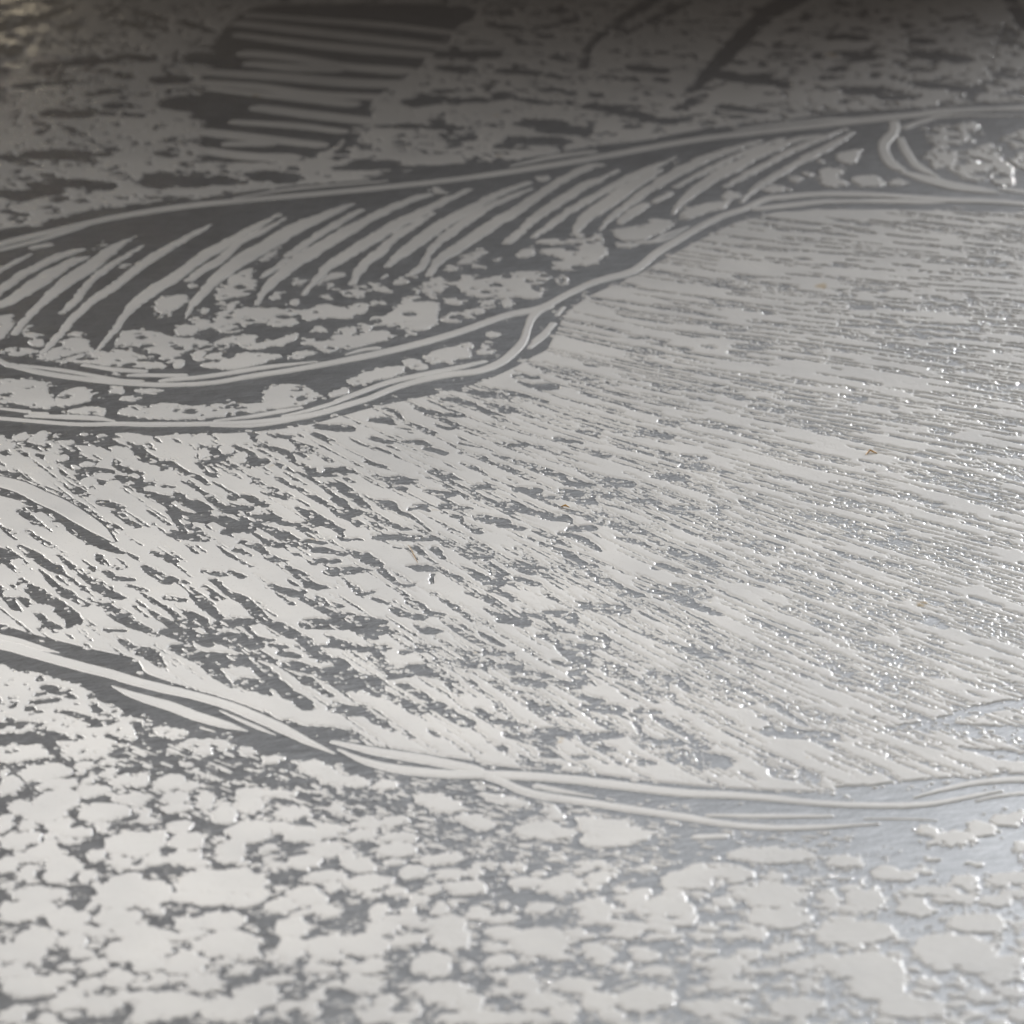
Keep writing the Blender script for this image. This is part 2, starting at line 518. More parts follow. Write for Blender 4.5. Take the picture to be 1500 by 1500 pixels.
# --- patches inside the leaf and around it (closed outlines) -----------------------------------
PATCHES = [P(c, t) for c, t in [
 (A, "-300,900 0,905 120,920 60,1070 0,1090 -300,1120"),
 (A, "180,1110 300,1070 320,1140 250,1150"),
 (A, "220,1220 330,1170 480,1075 660,1080 665,1150 720,1165 600,1190 450,1220 380,1245"),
 (A, "440,1220 700,1170 950,1160 1100,1230 1230,1270 1200,1300 900,1290 700,1270 500,1255"),
 (A, "800,1150 900,1030 1000,1010 1200,1040 1300,1090 1400,1150 1380,1190 1200,1200 1100,1180 960,1130"),
 (A, "1130,800 1350,740 1390,790 1340,860 1260,870 1240,930 1130,890"),
 (B, "300,990 350,930 620,905 850,910 1000,930 1100,870 1220,890 1300,920 1400,950 1280,1000 1100,970 950,1020 780,1060 680,1000 560,1040 520,1080 400,1090 300,1050"),
 (B, "110,970 300,960 310,1030 120,1010"),
 (B, "20,1050 120,1010 200,1060 180,1110 60,1110"),
 (B, "0,1130 150,1130 300,1150 250,1190 120,1230 0,1200"),
 (B, "300,1170 450,1120 640,1100 660,1150 560,1190 300,1190"),
 (B, "560,1180 800,1130 930,1080 950,1120 850,1170 650,1210 560,1210"),
 (B, "180,1260 400,1220 430,1260 300,1290"),
 (B, "190,1320 400,1300 520,1230 750,1240 850,1260 700,1310 500,1360 300,1350"),
 (B, "830,1260 1050,1210 1060,1250 870,1290"),
 (B, "890,1180 1100,1110 1300,1100 1500,1080 1500,1150 1300,1190 1150,1250 1100,1190"),
 (B, "1000,1060 1100,1030 1160,1080 1050,1090"),
 (B, "1200,1080 1330,1030 1370,1090"),
 (B, "1320,880 1430,870 1480,910 1400,940 1300,920"),
 (B, "1040,820 1180,800 1200,850"),
 (B, "350,720 500,650 660,560 700,500 800,450 810,500 640,580 600,650 640,760 560,820 300,860 340,780"),
 (B, "850,720 1000,680 1010,720 900,760"),
 (B, "1050,720 1150,650 1300,640 1270,690 1130,720 1080,770"),
 (C, "160,820 300,830 385,890 300,890 180,860"),
 (C, "0,1040 130,970 220,1010 150,1060 0,1070"),
 (C, "170,1080 330,1060 460,940 560,915 640,960 740,990 720,1030 700,1060 720,1100 680,1160 500,1180 400,1130 250,1140"),
 (C, "730,1060 860,1020 1020,1010 1060,1050 900,1090 850,1130 720,1110"),
 (C, "10,1170 80,1120 120,1190 40,1220"),
 (C, "0,1260 150,1200 330,1160 400,1230 250,1260 100,1310 0,1310"),
 (C, "570,850 700,770 760,800 760,870 680,930 600,900"),
 (C, "780,820 950,800 1100,790 1190,760 1500,720 1500,790 1340,830 1480,900 1350,930 1200,940 1000,930 880,900 850,840"),
 (C, "750,940 900,930 880,990 790,980"),
 (C, "820,660 950,620 1050,560 1070,600 1000,660 880,690"),
 (C, "1290,620 1350,570 1430,570 1420,630 1330,650"),
 (C, "390,790 440,770 500,810 420,840"),
 (C, "460,750 560,740 560,790 480,780"),
 (C, "280,780 340,740 380,750 300,810"),
 (D, "20,870 120,810 190,830 150,880 60,900"),
 (D, "410,830 560,780 700,800 680,860 620,930 500,980 350,1000 260,930 300,870"),
 (D, "0,1050 200,980 300,1020 270,1080 100,1090 240,1150 180,1200 0,1180"),
 (D, "710,690 880,650 950,660 1010,600 1190,610 1150,670 1020,750 850,770 760,760"),
 (D, "430,690 520,680 550,750 420,750"),
 (E, "250,870 400,840 590,820 560,880 420,910 300,970 200,950"),
 (E, "820,700 1030,720 1020,760 830,770"),
 (E, "1030,620 1130,650 1120,700 1040,690"),
 (E, "1240,620 1400,610 1400,680 1250,700"),
 (E, "1330,520 1450,480 1500,500 1500,560 1400,560"),
 (F_, "70,660 220,600 310,590 325,690 180,710"),
 (F_, "220,800 400,780 500,850 440,880 250,850"),
 (F_, "770,440 1000,400 1180,400 1200,430 1130,480 1150,550 1010,580 900,560 780,540"),
 (F_, "770,640 850,560 950,600 1080,600 1170,550 1280,550 1350,650 1440,760 1430,860 1300,870 1240,800 1190,840 1050,820 930,760 880,740 800,700"),
 (F_, "1340,560 1400,480 1500,420 1900,420 1900,620 1500,590"),
 (F_, "1360,690 1500,600 1900,640 1900,800 1500,760 1430,710"),
 (G, "-800,-40 0,-30 200,-20 330,0 380,80 420,200 340,205 150,160 0,140 -300,140 -800,120"),
 (G, "420,80 560,30 640,40 700,130 600,150 420,200 400,130"),
 (G, "440,215 600,180 740,175 800,240 600,240"),
 (G, "835,215 1050,140 1250,150 1420,190 1500,180 1500,275 1100,275 850,240"),
 (G, "870,110 1000,90 1060,110 900,150"),
 (G, "960,50 1180,50 1190,75 1000,85"),
 (I, "0,60 180,80 400,50 500,60 650,60 750,0 1140,10 900,90 600,120 450,150 200,170 0,175"),
 (I, "680,-60 850,-90 960,-80 1140,10 900,60 650,60"),
 (K, "20,390 100,360 200,310 280,290 460,270 470,330 350,370 220,400 60,430"),
 (K, "400,240 540,220 640,290 560,320"),
 (K, "600,200 750,150 900,110 970,120 960,220 830,240 700,260 620,240"),
 (K, "-120,480 60,450 70,475 -60,520"),
 (H, "-900,860 30,860 80,910 200,920 350,940 430,980 530,1010 620,1050 660,1060 710,1110 720,1140 850,1180 950,1240 1100,1290 1030,1400 920,1490 700,1500 440,1500 350,1330 240,1280 40,1290 -900,1280"),
 (H, "20,1340 120,1310 260,1310 200,1360"),
 (H, "1140,1330 1280,1330 1420,1370 1300,1420 1180,1400"),
 (G, "1100,470 1200,450 1400,450 1440,520 1420,560 1250,560 1180,570 1150,510"),
 (G, "810,375 1000,370 1140,405 1100,440 1010,460 910,430 880,400"),
 (G, "1465,520 1500,490 1520,520 1480,560"),
 (PP, "200,190 300,170 420,190 490,260 480,330 350,350 260,320 280,260"),
 (PP, "-400,200 0,210 50,190 140,180 150,210 80,225 -400,240"),
 (PP, "-400,330 0,350 150,340 220,310 170,265 60,270 0,290 -400,290"),
 (PP, "680,190 760,195 850,220 750,250 690,240"),
 (PP, "820,280 880,250 960,245 1030,280 980,310 900,330 830,300"),
 (PP, "1040,300 1090,280 1150,310 1090,330"),
 (PP, "1140,340 1200,310 1290,330 1220,365"),
 (PP, "1290,370 1350,340 1430,360 1500,400 1560,440 1500,470 1400,430"),
 (Q, "310,500 400,485 480,510 570,555 480,590 380,550"),
 (Q, "480,580 600,575 690,620 640,660 560,640"),
 (Q, "560,480 700,490 850,540 760,550 650,510"),
 (Q, "720,640 880,600 1000,640 1030,680 880,690 800,680"),
 (Q, "870,560 950,545 1010,590 950,620"),
 (Q, "1010,590 1150,590 1280,630 1400,670 1250,720 1120,730 1040,700 1080,660"),
]]
SMALL = [(c, [tuple(float(k) for k in t.split(',')) for t in s.split()]) for c, s in [
 (A, "240,1053,150,40 130,1175,320,60 560,1048,100,40 1260,1198,140,50 1240,1238,100,50 1310,1270,70,60 1460,1205,110,80 750,378,30,30 900,550,40,40 200,1000,50,40 460,1260,70,40 835,1335,40,22"),
 (B, "1335,795,170,50 1440,1060,60,60 250,935,50,40 370,885,60,50 450,885,70,50 160,745,90,50 1160,745,70,50 770,820,70,60 910,860,60,50 60,1310,80,50 250,1035,120,50"),
 (C, "80,905,180,45 505,1205,90,45 170,1150,70,60 1080,980,130,50 1210,970,90,60 805,718,150,45 1010,712,90,35 1150,650,90,35 915,785,110,45 250,965,70,40 555,885,50,40 715,150,50,40"),
 (D, "310,845,180,45 370,1055,110,70 350,770,380,42 620,745,90,80 840,795,150,40 240,310,90,40 225,1115,50,30"),
 (E, "610,785,110,60 1165,620,110,55 1330,592,140,45 1400,690,80,40 800,1230,120,40 215,540,50,40"),
 (F_, "70,760,170,70 90,840,180,60 570,840,150,55 20,690,40,40"),
 (G, "50,465,140,60 160,400,120,55 235,420,60,45 300,400,110,80 408,388,40,26 0,415,90,60 500,445,120,40 400,490,100,55 385,552,110,45 220,492,50,35 620,382,60,20 745,392,100,30 1300,397,210,28 1450,415,110,60 720,505,90,60 890,512,180,55 905,555,80,35 640,600,110,35 790,580,70,70 620,520,90,30 930,590,110,40 1020,620,150,60 1110,640,120,50 1230,665,110,40 650,730,120,70 760,690,160,50 830,750,110,60 680,805,90,40 880,805,100,40 950,740,60,30 1090,700,110,60 1110,780,150,40 1210,800,130,45 790,830,130,30 1020,830,80,40 930,865,110,40 960,930,90,30 840,60,70,60 760,590,90,60 470,560,80,40"),
 (G, "880,60,90,60 920,600,90,40 1350,790,130,50 1420,830,120,60"),
 (H, "160,305,60,40 185,365,40,35 770,400,70,40 80,235,110,80 290,460,210,50 90,350,150,50 345,1405,80,35 150,1360,50,25 1390,1450,150,60"),
 (I, "525,335,130,45 680,310,100,60 240,315,180,60 410,395,110,60 240,425,70,70 520,435,90,50 500,470,110,40 1095,540,70,50 335,865,60,35 210,945,80,30 90,1080,100,25"),
 (K, "1120,50,150,45 1070,140,70,60 1045,182,130,38 30,465,90,45 550,285,90,40 700,250,80,40 800,262,50,25 90,410,80,40"),
 (PP, "200,395,240,80 370,365,80,40 480,395,60,45 390,430,50,35 480,345,70,35 20,395,60,40 40,450,100,90 190,460,60,30 280,445,110,60 250,520,200,110 400,480,140,60 550,430,110,50 620,430,80,60 740,440,140,70 830,460,70,40 80,550,110,60 200,575,180,90 460,570,240,90 590,510,190,55 770,510,130,50 770,555,150,45 900,510,70,80 910,545,60,40 1090,490,130,60 1100,540,130,70 1230,490,160,40 985,585,130,80 1290,580,150,70 1480,555,70,40 640,575,70,45 650,605,90,35 20,620,70,80 130,630,70,45 270,630,110,60 340,660,150,60 450,640,60,50 95,690,170,80 210,680,40,30 310,700,120,35 790,635,120,60 1100,655,220,90 1230,640,120,50 1350,670,220,70 1440,650,140,60 590,710,270,110 690,680,100,60 820,700,160,80 800,770,180,80 1020,740,140,110 1180,735,80,35 960,690,70,35"),
 (PP, "200,745,170,80 100,770,70,40 430,760,70,60 520,790,130,50 680,770,60,45 270,825,160,130 130,835,90,60 30,800,90,60 380,855,110,50 1420,740,170,80 1340,790,160,80 1210,810,50,35 40,890,70,40 170,935,250,80 540,920,220,160 680,930,150,100 980,880,400,130 1420,855,200,60 1230,910,70,40 960,950,240,60 1150,935,90,50 650,960,90,50 120,1000,260,110 390,985,40,35 690,1000,80,30 1350,940,180,90 1230,980,140,70 1460,900,100,60 1440,1010,130,60 300,1040,180,100 500,1040,200,90 960,1050,240,80 820,1070,110,70 1290,1070,170,100 600,1100,200,70 160,1120,190,90 330,1140,130,70 440,1100,120,60 620,1170,330,110 1000,1150,280,130 1280,1180,140,110 1430,1170,200,110 100,1180,250,110 350,1190,130,50 560,1190,190,70 720,1160,50,40 660,1225,80,40 810,1240,230,100 1090,1190,100,60 280,1245,60,40 410,1250,120,60 150,1330,300,90 60,1270,100,80 540,1310,140,70 690,1300,100,70 300,1390,130,110 390,1330,100,60 900,1330,160,80 450,1410,220,80 750,1420,330,110 60,1460,130,80 650,1470,150,60 1130,1390,200,130 1050,1270,100,60 1260,1430,110,70 1400,1370,80,60 1360,1440,100,60 1000,1440,300,100 200,1470,80,50 520,1380,60,40"),
 (Q, "240,740,190,70 90,670,150,50 270,680,110,40 20,650,50,40 90,800,120,70 30,770,80,60 440,780,200,60 480,845,140,50 310,830,130,60 640,800,130,40 760,810,130,50 590,835,70,40 120,885,200,80 390,910,110,50 550,905,200,60 770,890,70,60 840,880,60,40 970,890,190,80 1110,800,130,50 1130,870,110,50 330,955,80,50 430,1000,80,50 500,965,60,25 590,1010,100,60 700,1040,150,40 880,990,120,50 1120,1000,160,110 1290,970,120,100 1430,985,200,90 1470,870,110,70 170,1010,80,60 290,1010,60,50 190,1080,130,80 460,1060,190,70 480,1130,170,110 700,1090,160,40 870,1140,260,140 310,1050,60,40 100,1160,250,100 300,1140,110,40 680,1160,100,60 1140,1195,130,60 1250,1100,150,60 400,1240,180,110 700,1230,130,60 140,1250,160,60 550,1250,50,40 100,1330,180,80 450,1370,250,100 690,1290,60,40 800,1330,150,90 350,1340,120,50 330,1430,60,60 560,1400,130,90 190,1400,80,60 80,1410,70,40 880,1400,180,80 1000,1320,140,50 1220,1250,120,40 1080,1330,110,40 1380,1270,90,40 1340,1400,250,110 1130,1400,170,80 700,1360,50,30 650,1480,500,60 150,1470,140,60 980,1480,120,50 60,440,120,50 200,455,120,40 110,620,120,50 230,610,120,50"),
 (RR, "400,760,400,70 160,840,330,60 50,870,200,80 390,940,320,120 420,1040,290,100 650,960,120,60 800,960,180,110 760,1100,370,110 720,790,180,60 930,850,200,50 1080,650,100,50 1190,690,160,70 1310,640,120,60 1420,600,150,60 1090,705,40,20 1450,860,200,50 1080,920,290,50 1010,980,150,90 1290,1060,260,100 1200,1180,380,160 800,1250,350,130 1380,1300,180,60 200,1240,200,70 290,1190,90,50 450,1170,140,40 1370,960,140,50 1450,930,120,40 1220,1310,60,60 170,960,100,40 30,1020,80,100 330,1120,60,30 640,1210,120,40 850,1340,300,120 200,1330,250,60 550,1330,120,40 750,1360,110,50 1080,1330,120,50 1300,1390,120,40 1450,1370,100,40 150,1430,300,80 500,1430,250,90 1000,1430,300,100 1430,1230,150,70 1470,580,80,30 1490,730,60,50 570,880,30,25 790,880,40,30 1270,910,60,40 1080,1010,40,25"),
]]
# --- zones that are coated all over, then scraped away -----------------------------------------
ZONE_FAN = P(O, "-900,610 -260,650 0,650 60,646 130,645 200,640 300,637 380,633 450,624 500,610 550,596 600,586 660,573 700,562 750,541 778,524 800,514 808,500 826,462 850,442 870,430 920,410 962,386 1020,354 1050,340 1072,328 1110,318 1140,310 1166,311 1200,306 1500,312 1760,324 2400,355 2400,1120 1760,1136 1500,1132 1383,1139 1283,1149 1240,1160 1167,1160 1000,1151 850,1130 733,1124 677,1110 617,1108 533,1098 500,1088 450,1066 410,1056 370,1040 330,1024 290,1010 250,999 212,986 206,974 200,964 170,958 132,950 84,938 30,924 0,912 -260,890 -900,950")
ZONE_FAR = P(O, "-900,600 -260,384 -120,358 0,336 60,328 100,314 150,306 200,298 300,289 420,273 480,267 550,264 567,257 650,240 700,239 780,231 867,214 940,207 1000,194 1070,184 1150,176 1233,164 1300,161 1400,154 1500,149 1760,140 2400,142 2400,-80 -900,-80")
ZONE_BARE = P(UU, "200,40 600,20 1500,20 1490,100 1390,140 1340,240 1220,300 1200,360 1100,430 930,540 900,620 960,680 820,700 700,830 600,840 560,890 380,870 300,900 200,890 100,900 -20,860 -20,640 -20,500 0,380 20,300")
ZONE_NEAR = P(O, "-900,1130 -260,1090 0,1085 150,1110 300,1135 400,1150 560,1190 700,1225 900,1260 1150,1250 1350,1215 1500,1185 1760,1170 2400,1230 2400,1620 -900,1620")

# --- bare marks scraped through the coating -----------------------------------------------------
CARVES = parse([
 (I, "0,480 100,560 200,600 270,650", "50 45 55 40"), (I, "200,490 260,560 330,590", "45"), (I, "340,490 450,535", "30 16"),
 (I, "200,370 200,460", "22"), (I, "300,380 380,440 300,470", "90 70 70"), (I, "460,370 560,420 620,480 680,470", "40 90 100 50"),
 (I, "600,310 640,370", "40"), (I, "650,400 790,470", "20"), (I, "750,375 850,420 890,480", "20 80 70"), (I, "640,500 740,565", "30 12"),
 (I, "810,300 890,300", "30"), (I, "870,320 950,360 1030,390", "30 60 60"), (I, "1040,400 1100,440 1180,480", "40"),
 (I, "1100,560 1180,560 1250,550", "90"), (I, "900,490 1050,560", "26"), (I, "930,560 1050,620 1150,690 1220,740", "20 36 38 25"),
 (I, "1150,640 1280,690 1400,790 1480,840", "40 90 70 15"), (I, "1360,830 1490,890", "20"), (I, "910,660 1000,710 1120,780 1200,830", "26 56 50 30"),
 (I, "1220,760 1330,850", "90 60"), (I, "1080,225 1280,240", "50 70"), (I, "1050,280 1180,330", "40"), (I, "620,640 770,690", "40 46"),
 (I, "740,720 850,760", "40 26"), (I, "930,820 1030,870 1100,920 1200,970 1270,1030", "26 90 95 50 26"), (I, "1270,1055 1380,1055", "26"),
 (I, "50,740 150,790 300,860 420,930 560,970", "60 95 105 100 80"), (I, "100,630 250,720 350,800 450,830 560,830", "30 50 60 90 50"),
 (I, "0,850 100,890 160,960 250,1020", "46 66 60 46"), (I, "0,1010 100,1040 250,1060", "60 50 36"), (I, "420,995 500,980", "60"),
 (I, "540,730 680,800", "40 70"), (I, "590,900 690,900", "80"), (I, "700,850 830,930 910,950", "70 60 20"), (I, "620,940 740,990 850,1050", "46 76 80"),
 (I, "580,990 740,1090 890,1090", "24 50 50"), (I, "520,1070 640,1110 740,1200 850,1210", "36 66 56 12"), (I, "480,1130 590,1170", "56 26"),
 (I, "340,1090 440,1170 590,1250", "12 34 26"), (I, "850,1250 950,1320 1030,1390 1210,1410", "40 95 80 14"), (I, "1010,1060 1110,1080", "40"),
 (I, "1090,1130 1280,1160", "66 40"), (I, "1080,1210 1200,1210", "50"), (I, "1200,1290 1330,1280 1470,1280", "80 70 10"),
 (I, "1250,1320 1330,1400 1430,1450 1510,1425", "46 36 36 10"), (I, "1300,1130 1400,1180 1500,1230", "30 80 76"), (I, "440,1290 520,1330", "50"),
 (I, "250,1290 380,1310", "36"), (I, "310,1350 400,1420 520,1500", "50"), (I, "0,1330 100,1380 160,1460", "30 56 40"), (I, "740,1400 850,1430 930,1440", "60"),
 (I, "0,1210 150,1330", "18"), (I, "250,1400 400,1490", "36"),
 (J, "0,370 100,420 140,470", "80 80 50"), (J, "0,240 100,330 200,420 300,420", "50 60 90 70"), (J, "50,0 130,70 180,140 280,210 370,270", "30 50 50 95 50"),
 (J, "300,0 400,80 540,150 620,230 700,300 800,350 900,400 1000,470 1080,540 1180,600", "30 50 95 105 95 90 100 92 105 60"),
 (J, "120,240 200,300 310,380", "44 85 70"), (J, "740,50 850,80 950,130 1050,180 1150,230 1300,260 1520,310", "36 70 64 50 50 60 80"),
 (J, "400,320 620,300", "90 60"), (J, "420,430 570,480", "150"), (J, "50,520 200,560 400,590 520,600 650,650", "40 110 140 95 60"),
 (J, "260,630 350,700 440,780", "80 95 30"), (J, "550,750 640,780 720,840", "110 140 60"), (J, "650,670 740,730 850,820 950,880 1010,940", "66 115 120 120 100"),
 (J, "600,540 750,590", "90 60"), (J, "820,540 920,560", "50"), (J, "750,480 830,490", "40"), (J, "620,430 740,440", "50 30"), (J, "1080,485 1140,488", "34"),
 (J, "880,620 1030,660", "90"), (J, "980,720 1160,850", "90 60"), (J, "1140,400 1250,460 1380,500", "30 66 12"), (J, "1040,320 1250,330", "100"),
 (J, "1230,590 1300,680 1300,780 1480,740", "120 130 120 60"), (J, "1200,900 1320,960 1400,930", "40 100 50"), (J, "1430,990 1520,1040", "40 60"),
 (J, "1390,350 1520,370", "90"), (J, "1400,400 1460,420", "40"), (J, "1170,180 1240,190", "50"), (J, "840,1040 1000,1100 1250,1130 1420,1200", "50 90 110 16"),
 (H, "-300,20 0,110 130,190", "60 60 40"), (H, "-100,20 0,40 100,80", "70"), (H, "150,0 250,70 400,170 460,200", "46 85 95 36"),
 (H, "290,170 400,280 500,360 630,430", "24 60 85 56"), (H, "-300,180 0,330 100,440 150,480", "80 90 80 30"), (H, "120,230 250,330 400,430 560,550 510,590", "56 115 135 110 46"),
 (H, "160,380 280,500 360,580 430,600", "56 66 86 40"), (H, "430,70 550,170 700,290 800,350 890,380", "20 60 64 84 56"), (H, "610,310 690,320", "40"),
 (H, "740,400 850,500 950,570 1080,620 1140,660", "50 110 95 70 50"), (H, "790,620 900,620", "36"), (H, "760,0 890,50", "66 40"), (H, "720,70 820,160", "34 20"),
 (H, "770,190 860,240 970,250", "50 54 30"), (H, "950,290 1070,330", "40 24"), (H, "1060,150 1220,260", "60 100"), (H, "1130,50 1260,110", "60"),
 (H, "1000,400 1130,500 1250,580 1390,700", "16 50 76 80"), (H, "980,440 1080,520", "24"), (H, "1040,350 1200,440 1320,540 1440,590", "20 44 64 50"),
 (H, "860,665 950,740 1100,790 1190,870", "30 70 115 46"), (H, "1300,750 1470,820", "100"), (H, "1230,380 1350,400", "50"), (H, "1270,240 1400,320 1480,400", "24 44 60"),
 (H, "1090,820 1190,880", "60"), (H, "1380,490 1490,540", "56"), (H, "1200,630 1360,690", "56"), (H, "1450,680 1520,720", "90"), (H, "480,270 560,230", "12 8"), (H, "620,210 720,180", "12 8"),
 (H, "350,1040 530,1110", "66 40"), (H, "250,1150 400,1130", "40"), (H, "430,1210 600,1250 720,1300 850,1280", "36 50 60 30"), (H, "680,1160 720,1210", "60"),
 (H, "790,1390 950,1440 1100,1430", "40"), (H, "1000,1300 1060,1420", "80"), (H, "-20,965 110,938", "16 12"), (H, "150,1420 430,1400", "90 60"),
 (K, "560,590 640,620 715,632", "34 58 26"), (K, "785,640 890,650", "36"), (K, "230,680 310,680 395,712", "36 70 22"), (K, "320,595 400,620 450,680 560,730 700,772", "26 48 36 44 12"),
 (K, "755,525 820,530 950,560 1050,610 1210,658", "36 40 56 46 8"), (K, "860,458 1000,480 1150,500 1235,522", "34 54 60 22"), (K, "1130,452 1300,490 1500,545", "16 40 22"),
 (K, "1070,558 1200,590 1330,632", "26 46 24"), (K, "1290,360 1410,366", "42"), (K, "1310,398 1400,430 1520,435", "26 40 64"), (K, "730,668 820,700 915,742", "30 26 10"),
 (K, "700,718 790,742", "32"), (K, "410,740 495,746", "22"), (K, "230,808 355,842", "42"), (K, "350,870 450,912", "22 10"), (K, "465,838 560,842 640,862", "26 48 38"),
 (K, "645,888 750,922", "46"), (K, "205,868 330,910 450,970 610,1035", "18 32 12 6"), (K, "195,988 305,1022", "32"), (K, "310,1098 420,1120 500,1130", "20 90 66"),
 (K, "400,1165 450,1180", "50"), (K, "680,1060 760,1080 890,1122", "60 72 14"), (K, "635,1198 780,1228", "46 58"), (K, "560,1135 650,1192", "10 16"), (K, "505,1336 570,1316 642,1348", "36 60 30"),
 (K, "250,1268 350,1290 420,1350 520,1390 650,1495", "18 72 52 46 12"), (K, "765,1310 940,1326", "50 26"), (K, "730,1358 850,1390 930,1450 1010,1505", "14 58 52 52"),
 (K, "-40,1170 80,1220 165,1292", "50 76 36"), (K, "-20,1340 90,1362", "60"), (K, "100,1328 250,1390 370,1450 490,1482", "14 38 54 26"), (K, "875,850 1070,892", "22 12"), (K, "895,922 1035,955", "36 46"),
 (K, "1040,978 1200,1040 1360,1112", "16 32 10"), (K, "1105,928 1250,970 1400,1020 1510,1050", "12 42 54 46"), (K, "880,1000 980,1030 1075,1082", "16 38 6"), (K, "1185,860 1325,868", "38"),
 (K, "765,1108 900,1170 1050,1240 1250,1330 1470,1375", "10 26 20 32 44"), (K, "1010,1258 1140,1290 1260,1335", "36 64 54"), (K, "995,1170 1095,1172", "50"), (K, "1300,1190 1425,1192", "50"),
 (K, "1110,1110 1310,1185", "20 14"), (K, "1035,1398 1165,1425", "76"), (K, "1180,1450 1310,1475", "46"), (K, "1100,1200 1300,1290 1510,1395", "10 18 34"),
 (L_, "50,125 150,170 230,220 330,310 420,382 500,390 555,370", "12 64 74 42 42 36 12"), (L_, "395,110 500,130 565,215", "14 20 5"), (L_, "480,248 600,265 670,290 660,375", "12 74 64 22"),
 (L_, "290,38 450,40 630,50", "60 66 50"), (L_, "540,110 620,180 710,232", "64 36 16"), (L_, "680,120 750,192", "66 50"), (L_, "775,58 900,130 970,162", "24 28 20"), (L_, "945,168 1080,182", "50"),
 (L_, "930,92 1115,162", "28 22"), (L_, "1055,208 1220,310", "38"), (L_, "860,238 1000,310 1100,370 1175,370", "14 64 95 36"), (L_, "1105,418 1245,475", "52"), (L_, "795,292 910,350 1090,442", "22 22 12"),
 (L_, "920,445 1050,480 1105,525", "18 58 40"), (L_, "1050,565 1180,620 1320,665", "24 64 95"), (L_, "1305,685 1415,788", "26 8"), (L_, "470,485 580,530 640,590 745,602", "12 42 58 26"),
 (L_, "735,648 850,720 920,770 1050,840", "12 54 44 50"), (L_, "365,568 450,600 570,625", "36 66 66"), (L_, "535,680 640,720 760,722", "24 74 12"), (L_, "250,488 345,522", "32"),
 (L_, "-40,600 130,650 220,700 410,748", "70 85 105 14"), (L_, "145,745 230,775", "52"), (L_, "-20,820 125,852", "90 60"), (L_, "140,862 300,850", "60"), (L_, "460,882 600,850 710,870", "40 85 46"),
 (L_, "-40,1040 100,1100 240,1140", "200 210 90"), (L_, "240,925 350,1015", "95"), (L_, "385,1050 560,1010 700,1060 800,1092", "90 115 54 36"), (L_, "440,1118 560,1180 660,1245", "56 64 50"),
 (L_, "785,1115 860,1172", "54"), (L_, "715,938 840,992", "64"), (L_, "240,1170 400,1220 570,1300", "70 66 125"), (L_, "-20,1290 130,1312", "95"), (L_, "165,1328 280,1390 385,1452", "46 85 54"),
 (L_, "640,1260 760,1320 910,1400", "54 95 115"), (L_, "1000,1300 1100,1360 1230,1412", "54 54 95"), (L_, "940,978 1160,1002", "48"), (L_, "1185,978 1350,1022", "54"),
 (L_, "1100,1100 1200,1150 1310,1172", "42"), (L_, "1305,1100 1445,1100", "64"), (L_, "1080,880 1225,890", "54"), (L_, "715,845 900,952", "26 16"), (L_, "1345,588 1490,642", "32"),
 (L_, "1450,760 1510,772", "38"), (L_, "690,442 890,562", "8 12"), (L_, "590,415 1010,665", "8 6"), (L_, "1255,148 1400,220 1510,268", "14 32 32"), (L_, "1255,258 1400,302", "44"), (L_, "1305,338 1420,372", "32"),
 (M, "-20,378 130,405 200,435 262,460", "22 44 54 26"), (M, "240,470 360,490 420,545 560,560", "30 50 60 60"), (M, "395,605 490,615", "60"), (M, "420,650 570,680", "62"), (M, "610,595 750,630", "40 66"), (M, "680,520 840,545", "70"),
 (M, "1075,490 1230,520", "60"), (M, "980,165 1130,200", "64"), (M, "340,215 480,245", "42"), (M, "545,290 700,340", "24 46"), (M, "60,590 160,600", "60"), (M, "190,640 300,650", "44"), (M, "-20,680 130,735 270,785 390,800 440,845", "18 32 80 70 24"),
 (M, "430,735 560,800 720,840 810,895", "20 50 64 30"), (M, "460,880 570,870", "60"), (M, "810,885 960,905", "42"), (M, "360,910 500,950 640,1035", "36 70 40"), (M, "170,895 290,940 420,1010", "26 42 26"),
 (M, "120,940 250,1000 400,1060 540,1130", "24 40 80 26"), (M, "370,1095 500,1160 640,1240 800,1320 930,1360", "20 30 44 50 54"), (M, "990,955 1150,1010 1300,1070 1500,1140", "20 40 46 56"), (M, "850,955 990,1005", "40"), (M, "1090,1140 1250,1190", "52"),
 (M, "1030,1330 1150,1370 1300,1420 1500,1500", "50 70 70 60"), (M, "1200,1290 1330,1330 1450,1380", "40 64 30"), (M, "30,1100 150,1150 310,1160", "26 42 26"), (M, "0,1150 130,1190", "60"), (M, "50,1240 170,1280", "56"), (M, "560,1440 780,1470", "60 100"),
 (M, "1190,720 1340,725", "46"), (M, "1090,735 1310,775", "24 40"), (M, "920,670 1010,680", "46"), (M, "1290,420 1450,440", "54"), (M, "1250,350 1390,358", "40"), (M, "700,700 850,735", "20 30"),
 (N, "240,230 360,250 450,270 465,340", "26 74 66 36"), (N, "110,238 250,300 350,360 435,382", "8 34 64 30"), (N, "480,158 600,190 700,210 800,232", "12 54 95 50"), (N, "-30,290 65,312", "90 66"),
 (N, "195,410 300,450 380,520 480,590 590,645", "16 64 85 95 20"), (N, "375,470 500,490 582,490", "16 64 64"), (N, "500,400 600,430 685,442", "26 66 50"), (N, "510,550 580,552", "40"), (N, "315,600 510,655", "44"),
 (N, "450,680 530,710 620,775", "60 50 20"), (N, "225,690 330,740 470,782", "60 44 64"), (N, "420,820 550,870 640,882", "36 66 50"), (N, "590,930 750,952", "90"), (N, "-20,630 105,682", "76"), (N, "55,740 190,762", "80"),
